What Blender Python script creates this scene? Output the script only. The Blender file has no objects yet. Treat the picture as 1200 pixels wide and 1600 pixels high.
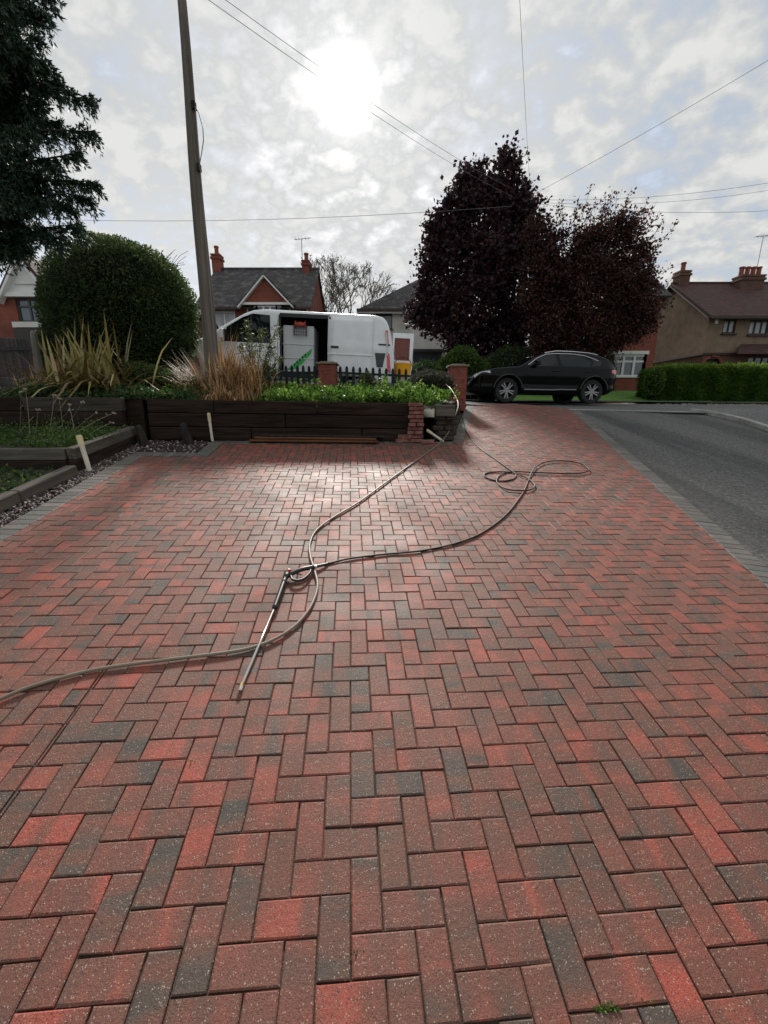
import bpy, math, random
import numpy as np
from mathutils import Vector, Matrix
random.seed(7); RNG = np.random.default_rng(7)
S = bpy.context.scene; COL = S.collection
R = math.radians
# ------------------------------------------------------------------ camera
F_PX, PITCH, EYE = 637.0, R(14.1), 1.75
cam = bpy.data.objects.new('camera', bpy.data.cameras.new('camera')); COL.objects.link(cam)
cam.location = (0, 0, EYE); cam.rotation_euler = (R(90) - PITCH, 0, 0)
cam.data.sensor_fit = 'VERTICAL'; cam.data.sensor_height = 36; cam.data.lens = F_PX / 1600 * 36
cam.data.clip_start = .05; cam.data.clip_end = 2000
S.camera = cam
# ------------------------------------------------------------------ sky, sun, exposure
SUN_EL, SUN_AZ = R(31.8), R(-4.4)
sun_dir = Vector((math.sin(SUN_AZ) * math.cos(SUN_EL), math.cos(SUN_AZ) * math.cos(SUN_EL), math.sin(SUN_EL)))
SKY_STRENGTH, SUN_STRENGTH, SUN_ANGLE = 0.1, 3.0, R(7.0)
S.view_settings.view_transform = 'Standard'; S.view_settings.look = 'None'
S.view_settings.exposure = 0.88; S.view_settings.gamma = 1; S.view_settings.use_curve_mapping = False
world = bpy.data.worlds.new('World'); S.world = world; world.use_nodes = True
def build_world():
    nt = world.node_tree; nt.nodes.clear(); n = nt.nodes.new; L = nt.links.new
    out = n('ShaderNodeOutputWorld'); bg = n('ShaderNodeBackground'); L(bg.outputs[0], out.inputs[0])
    bg.inputs[1].default_value = SKY_STRENGTH
    sky = n('ShaderNodeTexSky'); sky.sky_type = 'NISHITA'; sky.sun_disc = False
    sky.sun_elevation = SUN_EL; sky.sun_rotation = SUN_AZ; sky.air_density = 1.0; sky.dust_density = 1.5
    tc = n('ShaderNodeTexCoord'); sep = n('ShaderNodeSeparateXYZ'); L(tc.outputs['Generated'], sep.inputs[0])
    def math_(op, a, b=None, c=None):
        m = n('ShaderNodeMath'); m.operation = op
        for i, x in enumerate((a, b, c)):
            if x is None: continue
            if isinstance(x, (int, float)): m.inputs[i].default_value = x
            else: L(x, m.inputs[i])
        return m.outputs[0]
    z = math_('ADD', math_('MAXIMUM', sep.outputs[2], 0.0), .42)
    x = math_('DIVIDE', sep.outputs[0], z); y = math_('DIVIDE', sep.outputs[1], z)
    cmb = n('ShaderNodeCombineXYZ'); L(x, cmb.inputs[0]); L(y, cmb.inputs[1])
    mp = n('ShaderNodeMapping'); mp.inputs['Rotation'].default_value = (0, 0, R(28)); mp.inputs['Scale'].default_value = (1.0, 1.15, 1)
    L(cmb.outputs[0], mp.inputs[0])
    def noise(scale, detail, rough, dist, src=mp):
        t = n('ShaderNodeTexNoise'); t.inputs['Scale'].default_value = scale; t.inputs['Detail'].default_value = detail
        t.inputs['Roughness'].default_value = rough; t.inputs['Distortion'].default_value = dist
        L(src.outputs[0], t.inputs['Vector']); return t.outputs['Fac']
    n1 = noise(15.0, 5, .55, .12); n2 = noise(4.5, 4, .5, .1)
    def ramp(fac, stops):
        r = n('ShaderNodeValToRGB'); e = r.color_ramp.elements
        while len(e) < len(stops): e.new(.5)
        for el, (p, c) in zip(e, stops): el.position = p; el.color = (*c, 1)
        L(fac, r.inputs[0]); return r.outputs[0]
    fac = math_('ADD', math_('MULTIPLY', n1, .6), math_('MULTIPLY', n2, .4))
    tone = ramp(fac, [(.39, (.23, .25, .272)), (.455, (.295, .309, .32)), (.52, (.36, .366, .366)), (.59, (.42, .423, .415))])
    sc = n('ShaderNodeVectorMath'); sc.operation = 'SCALE'; L(tone, sc.inputs[0]); sc.inputs['Scale'].default_value = 10.0
    # thinner cloud towards the low left, where blue shows through
    thin = math_('MULTIPLY', math_('SUBTRACT', math_('MULTIPLY', sep.outputs[0], -1.0), .05), 1.1)
    low = math_('SUBTRACT', 1.0, math_('MULTIPLY', math_('MAXIMUM', sep.outputs[2], 0), 2.2))
    hole = math_('MULTIPLY', math_('MAXIMUM', thin, 0), math_('MAXIMUM', low, 0))
    cover = n('ShaderNodeMapRange'); L(math_('SUBTRACT', fac, math_('MULTIPLY', hole, .42)), cover.inputs[0])
    cover.inputs[1].default_value = .28; cover.inputs[2].default_value = .5; cover.inputs[3].default_value = .45; cover.inputs[4].default_value = 1
    blue = n('ShaderNodeMix'); blue.data_type = 'RGBA'; blue.inputs[0].default_value = .55
    L(sky.outputs[0], blue.inputs[6]); blue.inputs[7].default_value = (3.6, 4.4, 5.6, 1)
    mix = n('ShaderNodeMix'); mix.data_type = 'RGBA'; L(cover.outputs[0], mix.inputs[0])
    L(blue.outputs[2], mix.inputs[6]); L(sc.outputs[0], mix.inputs[7])
    # the sun's aureole in the thin cloud
    dot = n('ShaderNodeVectorMath'); dot.operation = 'DOT_PRODUCT'; nrm = n('ShaderNodeVectorMath'); nrm.operation = 'NORMALIZE'
    L(tc.outputs['Generated'], nrm.inputs[0]); L(nrm.outputs[0], dot.inputs[0]); dot.inputs[1].default_value = sun_dir
    d = math_('MAXIMUM', dot.outputs['Value'], 0.0)
    g = math_('ADD', math_('MULTIPLY', math_('POWER', d, 2600.0), 70.0), math_('ADD', math_('MULTIPLY', math_('POWER', d, 190.0), .9), math_('MULTIPLY', math_('POWER', d, 14.0), .30)))
    gc = n('ShaderNodeVectorMath'); gc.operation = 'SCALE'; gc.inputs[0].default_value = (1, .985, .94); L(g, gc.inputs['Scale'])
    add = n('ShaderNodeVectorMath'); add.operation = 'ADD'; L(mix.outputs[2], add.inputs[0]); L(gc.outputs[0], add.inputs[1])
    L(add.outputs[0], bg.inputs[0])
build_world()
sun = bpy.data.objects.new('sun', bpy.data.lights.new('sun', 'SUN')); COL.objects.link(sun)
sun.data.energy = SUN_STRENGTH; sun.data.angle = SUN_ANGLE; sun.data.color = (1, .95, .87)
sun.rotation_euler = sun_dir.to_track_quat('Z', 'Y').to_euler(); sun.location = (0, 0, 30)

# ------------------------------------------------------------------ survey helpers (photo pixel -> real position)
CP, SP = math.cos(PITCH), math.sin(PITCH)
def ray(px, py):
    x = (px - 600) / F_PX; y = (py - 800) / F_PX
    return Vector((x, CP - y * SP, -SP - y * CP))
def W(px, py, Y):                       # the point at forward distance Y
    r = ray(px, py); return Vector((0, 0, EYE)) + r * (Y / r.y)
PO, PA, PB = Vector((-.1024, .9041, .1787)), Vector((.9965, .0807, -.0236)), Vector((-.0755, .9823, .1714))
PN = PA.cross(PB).normalized()
def P(u, v, h=0): return PO + PA * u + PB * v + PN * h      # the sloping drive: u across, v up the slope
def onp(px, py, h=0):
    r = ray(px, py); c = Vector((0, 0, EYE)); t = ((PO + PN * h - c).dot(PN)) / r.dot(PN); return c + r * t
def uv(px, py):
    q = onp(px, py) - PO; return q.dot(PA), q.dot(PB)
def planez(x, y): return PO.z - (PN.x * (x - PO.x) + PN.y * (y - PO.y)) / PN.z
def clamp(x, a, b): return max(a, min(b, x))
def sstep(x, a, b):
    t = clamp((x - a) / (b - a), 0, 1); return t * t * (3 - 2 * t)
def G(x, y):                            # road level and everything beyond it
    base = float(np.interp(y, [10.5, 11, 12.5, 14, 17, 30, 60, 400], [1.66, 1.70, 1.83, 1.92, 2.04, 2.3, 2.6, 3.0]))
    w = float(np.interp(y, [12.8, 14.5], [1, .35]))
    return base + .075 * clamp(4.5 - x, 0, 9) * w - .02 * clamp(x - 5.5, 0, 9) * w
# ------------------------------------------------------------------ mesh helpers
def tag(o, label=None, cat=None, group=None, kind=None):
    if label: o['label'] = label
    if cat: o['category'] = cat
    if group: o['group'] = group
    if kind: o['kind'] = kind
    return o
def thing(name, label, cat, loc, rz=0, group=None):
    o = bpy.data.objects.new(name, None); COL.objects.link(o); o.location = loc; o.rotation_euler = (0, 0, rz)
    o.empty_display_size = .2
    return tag(o, label, cat, group)
class MB:
    def __init__(s): s.v = []; s.f = []; s.r = []
    def _r(s, rnd):
        s.r += [rnd] * (len(s.v) - len(s.r))
    def poly(s, pts, rnd=(0, 0, 0)):
        i = len(s.v); s.v += [tuple(p) for p in pts]; s.f.append(tuple(range(i, i + len(pts)))); s._r(rnd); return s
    def box(s, c, d, rz=0, m=None, rnd=(0, 0, 0)):
        i = len(s.v); M_ = m or (Matrix.Translation(Vector(c)) @ Matrix.Rotation(rz, 4, 'Z'))
        for z in (-.5, .5):
            for x, y in ((-.5, -.5), (.5, -.5), (.5, .5), (-.5, .5)):
                s.v.append(tuple(M_ @ Vector((x * d[0], y * d[1], z * d[2]))))
        s.f += [(i + 3, i + 2, i + 1, i), (i + 4, i + 5, i + 6, i + 7)] + [(i + k, i + (k + 1) % 4, i + 4 + (k + 1) % 4, i + 4 + k) for k in range(4)]
        s._r(rnd); return s
    def bar(s, a, b, w, d, up=(0, 0, 1), rnd=(0, 0, 0)):     # square bar from a to b
        a, b = Vector(a), Vector(b); z = (b - a); l = z.length; z.normalize()
        x = Vector(up).cross(z)
        if x.length < 1e-4: x = Vector((1, 0, 0)).cross(z)
        x.normalize(); y = z.cross(x)
        m = Matrix((x, y, z)).transposed().to_4x4(); m.translation = (a + b) / 2
        return s.box(None, (w, d, l), m=m, rnd=rnd)
    def tube(s, path, r, n=8, rnd=(0, 0, 0), cap=True):
        path = [Vector(p) for p in path]; k = len(path); rr = r if hasattr(r, '__len__') else [r] * k
        i = len(s.v); up = None
        for j, p in enumerate(path):
            t = (path[min(j + 1, k - 1)] - path[max(j - 1, 0)])
            t = t.normalized() if t.length > 1e-9 else Vector((0, 0, 1))
            if up is None: up = Vector((0, 0, 1)) if abs(t.z) < .9 else Vector((1, 0, 0))
            x = up.cross(t)
            if x.length < 1e-5: x = Vector((0, 1, 0)).cross(t)
            x.normalize(); y = t.cross(x); up = y if abs(t.z) > .9 else up
            for a in range(n):
                q = 2 * math.pi * a / n; s.v.append(tuple(p + (x * math.cos(q) + y * math.sin(q)) * rr[j]))
        for j in range(k - 1):
            for a in range(n):
                b = (a + 1) % n; s.f.append((i + j * n + a, i + j * n + b, i + (j + 1) * n + b, i + (j + 1) * n + a))
        if cap:
            s.f.append(tuple(i + a for a in reversed(range(n)))); s.f.append(tuple(i + (k - 1) * n + a for a in range(n)))
        s._r(rnd); return s
    def lathe(s, prof, n=20, axis='Z', c=(0, 0, 0), rnd=(0, 0, 0), closed=False):   # prof: (radius, height)
        i = len(s.v); k = len(prof); c = Vector(c)
        for r, h in prof:
            for a in range(n):
                q = 2 * math.pi * a / n; p = (r * math.cos(q), r * math.sin(q), h)
                if axis == 'Y': p = (p[0], p[2], p[1])
                if axis == 'X': p = (p[2], p[0], p[1])
                s.v.append(tuple(c + Vector(p)))
        for j in range(k - 1 + (1 if closed else 0)):
            j2 = (j + 1) % k
            for a in range(n):
                b = (a + 1) % n; s.f.append((i + j * n + a, i + j * n + b, i + j2 * n + b, i + j2 * n + a))
        if not closed:
            if prof[0][0] > 1e-6: s.f.append(tuple(i + a for a in reversed(range(n))))
            if prof[-1][0] > 1e-6: s.f.append(tuple(i + (k - 1) * n + a for a in range(n)))
        s._r(rnd); return s
    def prism(s, pts, vec, rnd=(0, 0, 0)):                   # planar outline pushed along vec
        i = len(s.v); k = len(pts); vec = Vector(vec)
        s.v += [tuple(p) for p in pts] + [tuple(Vector(p) + vec) for p in pts]
        s.f += [tuple(i + a for a in range(k)), tuple(i + k + a for a in reversed(range(k)))]
        s.f += [(i + (a + 1) % k, i + a, i + k + a, i + k + (a + 1) % k) for a in range(k)]
        s._r(rnd); return s
    def build(s, name, mat, parent=None, smooth=False, world=True, bevel=0, fixn=True):
        off = Vector((0, 0, 0)); inv = None
        if parent is not None and world:
            m = Matrix.Translation(parent.location) @ parent.rotation_euler.to_matrix().to_4x4()
            q = parent.parent
            while q is not None:
                m = (Matrix.Translation(q.location) @ q.rotation_euler.to_matrix().to_4x4()) @ m; q = q.parent
            inv = m.inverted()
        me = bpy.data.meshes.new(name)
        me.from_pydata([tuple(inv @ Vector(p)) for p in s.v] if inv else s.v, [], s.f)
        if any(r != (0, 0, 0) for r in s.r):
            a = me.attributes.new('rnd', 'FLOAT_COLOR', 'POINT')
            a.data.foreach_set('color', np.array([(*r, 1) for r in s.r], dtype=np.float32).ravel())
        if fixn:
            import bmesh
            bm = bmesh.new(); bm.from_mesh(me); bmesh.ops.recalc_face_normals(bm, faces=bm.faces); bm.to_mesh(me); bm.free()
        me.materials.append(mat)
        if smooth: me.shade_smooth()
        o = bpy.data.objects.new(name, me); COL.objects.link(o)
        if parent is not None: o.parent = parent
        if bevel:
            b = o.modifiers.new('bevel', 'BEVEL'); b.width = bevel; b.segments = 1; b.limit_method = 'ANGLE'
        return o
def struct(name, mb, mat, **k): return tag(mb.build(name, mat, **k), kind='structure')
# ------------------------------------------------------------------ materials
def lin(h):                              # sRGB hex -> linear
    c = [int(h[i:i + 2], 16) / 255 for i in (0, 2, 4)]
    return tuple((x / 12.92 if x <= .04045 else ((x + .055) / 1.055) ** 2.4) for x in c)
class NT:
    def __init__(s, name):
        s.m = bpy.data.materials.new(name); s.m.use_nodes = True; s.t = s.m.node_tree; s.t.nodes.clear()
        s.out = s.n('ShaderNodeOutputMaterial'); s.b = s.n('ShaderNodeBsdfPrincipled'); s.l(s.b.outputs[0], s.out.inputs[0])
    def n(s, t): return s.t.nodes.new(t)
    def l(s, a, b): s.t.links.new(a, b)
    def pos(s, kind='pos', scale=None):
        if kind == 'pos': o = s.n('ShaderNodeNewGeometry').outputs['Position']
        else: o = s.n('ShaderNodeTexCoord').outputs['Object']
        if scale:
            m = s.n('ShaderNodeMapping'); m.inputs['Scale'].default_value = scale; s.l(o, m.inputs[0]); o = m.outputs[0]
        return o
    def noise(s, vec, scale, detail=4, rough=.55, dist=0, out='Fac'):
        t = s.n('ShaderNodeTexNoise'); t.inputs['Scale'].default_value = scale; t.inputs['Detail'].default_value = detail
        t.inputs['Roughness'].default_value = rough; t.inputs['Distortion'].default_value = dist; s.l(vec, t.inputs['Vector']); return t.outputs[out]
    def ramp(s, fac, stops, const=False):
        r = s.n('ShaderNodeValToRGB'); e = r.color_ramp.elements
        if const: r.color_ramp.interpolation = 'CONSTANT'
        while len(e) < len(stops): e.new(.5)
        for el, (p, c) in zip(e, stops): el.position = p; el.color = (*c, 1) if len(c) == 3 else c
        s.l(fac, r.inputs[0]); return r.outputs[0]
    def mix(s, fac, a, b, mode='MIX'):
        m = s.n('ShaderNodeMix'); m.data_type = 'RGBA'; m.blend_type = mode
        for i, x in ((0, fac), (6, a), (7, b)):
            if isinstance(x, (int, float)): m.inputs[i].default_value = x
            elif isinstance(x, tuple): m.inputs[i].default_value = (*x, 1)
            else: s.l(x, m.inputs[i])
        return m.outputs[2]
    def math(s, op, a, b=None):
        m = s.n('ShaderNodeMath'); m.operation = op
        for i, x in enumerate((a, b)):
            if x is None: continue
            if isinstance(x, (int, float)): m.inputs[i].default_value = x
            else: s.l(x, m.inputs[i])
        return m.outputs[0]
    def attr(s):
        a = s.n('ShaderNodeAttribute'); a.attribute_name = 'rnd'; q = s.n('ShaderNodeSeparateColor'); s.l(a.outputs['Color'], q.inputs[0]); return q.outputs
    def bump(s, h, strength=.3, dist=.01):
        b = s.n('ShaderNodeBump'); b.inputs['Strength'].default_value = strength; b.inputs['Distance'].default_value = dist
        s.l(h, b.inputs['Height']); s.l(b.outputs[0], s.b.inputs['Normal'])
    def fin(s, color=None, rough=.6, metal=0, spec=.5, coat=0):
        if color is not None:
            if isinstance(color, tuple): s.b.inputs['Base Color'].default_value = (*color, 1)
            else: s.l(color, s.b.inputs['Base Color'])
        if isinstance(rough, (int, float)): s.b.inputs['Roughness'].default_value = rough
        else: s.l(rough, s.b.inputs['Roughness'])
        s.b.inputs['Metallic'].default_value = metal; s.b.inputs['Specular IOR Level'].default_value = spec
        s.b.inputs['Coat Weight'].default_value = coat; s.b.inputs['Coat Roughness'].default_value = .03
        return s.m
def plain(name, c, rough=.6, metal=0, spec=.5, coat=0, var=.25, scale=6, bump=0, bscale=60):
    t = NT(name); p = t.pos()
    lo = tuple(x * (1 - var) for x in c); hi = tuple(min(1, x * (1 + var)) for x in c)
    col = t.ramp(t.noise(p, scale, 5), [(.3, lo), (.7, hi)]) if var else c
    if bump: t.bump(t.noise(p, bscale, 4), bump, .01)
    return t.fin(col, rough, metal, spec, coat)
def paver_mat(name, edging=False):
    t = NT(name); r = t.attr(); pos = t.pos()
    uvn = t.n('ShaderNodeUVMap'); uvn.uv_map = 'UVMap'
    cmb = t.n('ShaderNodeCombineXYZ'); sep = t.n('ShaderNodeSeparateXYZ'); t.l(uvn.outputs[0], sep.inputs[0])
    t.l(t.math('MULTIPLY', sep.outputs[0], 9.0), cmb.inputs[0]); t.l(t.math('MULTIPLY', sep.outputs[1], 2.6), cmb.inputs[1])
    t.l(t.math('MULTIPLY', r[0], 97.0), cmb.inputs[2])
    band = t.noise(cmb.outputs[0], 1.0, 2, .5, .35)
    if edging:
        base = t.ramp(t.math('ADD', t.math('MULTIPLY', band, .5), t.math('MULTIPLY', r[1], .5)), [(.25, (.075, .077, .072)), (.55, (.115, .115, .107)), (.8, (.16, .155, .14))])
    else:
        k = t.math('ADD', t.math('MULTIPLY', t.math('SUBTRACT', band, .5), 1.75), r[1])
        base = t.ramp(k, [(.04, (.053, .047, .041)), (.20, (.078, .056, .045)), (.34, (.122, .056, .041)), (.62, (.168, .056, .039)), (.85, (.255, .064, .044)), (1.0, (.315, .064, .043))])
    base = t.mix(t.math('MULTIPLY', r[2], .18), base, (.16, .085, .06))
    grit = t.noise(pos, 260, 3, .7)
    base = t.mix(.75, base, t.ramp(grit, [(.32, (.45, .44, .43)), (.5, (1, 1, 1)), (.68, (1.45, 1.4, 1.3))]), 'MULTIPLY')
    def specks(scale, thr, share, colr, src):
        vo = t.n('ShaderNodeTexVoronoi'); vo.inputs['Scale'].default_value = scale; t.l(pos, vo.inputs['Vector'])
        q = t.n('ShaderNodeSeparateColor'); t.l(vo.outputs['Color'], q.inputs[0])
        size = t.math('MULTIPLY', q.outputs[2], thr)
        return t.mix(t.math('MULTIPLY', t.math('LESS_THAN', vo.outputs['Distance'], size), t.math('GREATER_THAN', q.outputs[0], share)), src, colr)
    base = specks(190, .40, .58, (.34, .26, .205) if not edging else (.27, .26, .24), base)
    base = specks(260, .5, .7, (.03, .024, .02), base)
    dirt = t.noise(pos, 1.3, 4)
    base = t.mix(t.math('MULTIPLY', t.ramp(dirt, [(.4, (0, 0, 0)), (.75, (1, 1, 1))]), .22), base, (.10, .066, .052))
    t.bump(t.math('ADD', grit, t.noise(pos, 90, 2)), .45, .004)
    rough = t.ramp(t.noise(pos, 2.2, 3), [(.3, (.56,) * 3), (.7, (.70,) * 3)])
    return t.fin(base, rough, 0, .33)
def brick_mat(name, c1, c2, mortar, scale=1.0, rough=.85):
    t = NT(name); p = t.pos(); s = t.n('ShaderNodeSeparateXYZ'); t.l(p, s.inputs[0])
    c = t.n('ShaderNodeCombineXYZ'); t.l(t.math('ADD', s.outputs[0], s.outputs[1]), c.inputs[0]); t.l(s.outputs[2], c.inputs[1])
    b = t.n('ShaderNodeTexBrick'); t.l(c.outputs[0], b.inputs['Vector']); b.inputs['Scale'].default_value = 1
    b.inputs['Brick Width'].default_value = .225 * scale; b.inputs['Row Height'].default_value = .075 * scale; b.inputs['Mortar Size'].default_value = .007 * scale
    b.inputs['Color1'].default_value = (*c1, 1); b.inputs['Color2'].default_value = (*c2, 1); b.inputs['Mortar'].default_value = (*mortar, 1); b.inputs['Bias'].default_value = 0
    col = t.mix(.7, b.outputs['Color'], t.ramp(t.noise(p, 1.2, 5), [(.3, (.6, .6, .6)), (.7, (1.25, 1.2, 1.2))]), 'MULTIPLY')
    t.bump(b.outputs['Fac'], -.4, .01)
    return t.fin(col, rough, 0, .3)
def tile_mat(name, c, row=.11, width=.2, moss=(.2, .2, .17)):
    t = NT(name); p = t.pos(); s = t.n('ShaderNodeSeparateXYZ'); t.l(p, s.inputs[0])
    cc = t.n('ShaderNodeCombineXYZ'); t.l(t.math('ADD', s.outputs[0], t.math('MULTIPLY', s.outputs[1], .35)), cc.inputs[0]); t.l(s.outputs[2], cc.inputs[1])
    b = t.n('ShaderNodeTexBrick'); t.l(cc.outputs[0], b.inputs['Vector']); b.inputs['Scale'].default_value = 1
    b.inputs['Brick Width'].default_value = width; b.inputs['Row Height'].default_value = row; b.inputs['Mortar Size'].default_value = .012
    b.inputs['Color1'].default_value = (*[x * .8 for x in c], 1); b.inputs['Color2'].default_value = (*[x * 1.2 for x in c], 1); b.inputs['Mortar'].default_value = (*[x * .4 for x in c], 1)
    col = t.mix(t.ramp(t.noise(p, 2.6, 6, .65), [(.5, (0, 0, 0)), (.72, (.7, .7, .7))]), b.outputs['Color'], moss)
    t.bump(b.outputs['Fac'], -.6, .02)
    return t.fin(col, .8, 0, .3)
def wood_mat(name, c1, c2, rough=.85, along=(1.5, 22, 22), spec=.25):
    t = NT(name); v = t.pos('obj', along)
    oi = t.n('ShaderNodeObjectInfo'); ad = t.n('ShaderNodeVectorMath'); ad.operation = 'ADD'; t.l(v, ad.inputs[0])
    sc = t.math('MULTIPLY', oi.outputs['Random'], 40); t.l(sc, ad.inputs[1])
    n1 = t.noise(ad.outputs[0], 1.0, 6, .65, .5)
    col = t.ramp(n1, [(.3, c1), (.7, c2)])
    col = t.mix(t.math('MULTIPLY', oi.outputs['Random'], .35), col, tuple(x * .45 for x in c1))
    t.bump(n1, .6, .01); return t.fin(col, rough, 0, spec)
def leaf_mat(name, stops, trans=.3, rough=.55, spec=.35):
    t = NT(name); r = t.attr(); col = t.ramp(r[0], stops)
    col = t.mix(.5, col, t.ramp(r[1], [(0, (.55, .55, .55)), (1, (1.45, 1.45, 1.45))]), 'MULTIPLY')
    t.fin(col, rough, 0, spec)
    if trans:
        tr = t.n('ShaderNodeBsdfTranslucent'); t.l(col, tr.inputs[0]); mx = t.n('ShaderNodeMixShader'); mx.inputs[0].default_value = trans
        t.l(t.b.outputs[0], mx.inputs[1]); t.l(tr.outputs[0], mx.inputs[2]); t.l(mx.outputs[0], t.out.inputs[0])
    return t.m
def tarmac_mat(name, a, b, streak=False):
    t = NT(name); p = t.pos(); g = t.noise(p, 120, 3, .7)
    col = t.ramp(t.noise(p, 1.1, 5, .6), [(.3, a), (.7, b)])
    if streak:                           # worn wheel tracks running along the lane
        m = t.n('ShaderNodeMapping'); m.inputs['Rotation'].default_value = (0, 0, R(17)); m.inputs['Scale'].default_value = (1.4, .12, .3); t.l(p, m.inputs[0])
        col = t.mix(t.ramp(t.noise(m.outputs[0], 1.0, 3, .5, .2), [(.42, (0, 0, 0)), (.62, (.75, .75, .75))]), col, tuple(x * 1.9 for x in b))
    g2 = t.noise(p, 26, 4, .8); col = t.mix(.9, col, t.ramp(g, [(.3, (.4, .4, .4)), (.5, (1, 1, 1)), (.7, (1.9, 1.85, 1.8))]), 'MULTIPLY'); col = t.mix(.9, col, t.ramp(g2, [(.36, (.3, .3, .3)), (.5, (1, 1, 1)), (.64, (2.1, 2.05, 2.0))]), 'MULTIPLY')
    vo = t.n('ShaderNodeTexVoronoi'); vo.inputs['Scale'].default_value = 70; t.l(p, vo.inputs['Vector'])
    t.bump(t.math('ADD', g, vo.outputs['Distance']), .8, .008); return t.fin(col, .75, 0, .35)
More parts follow.
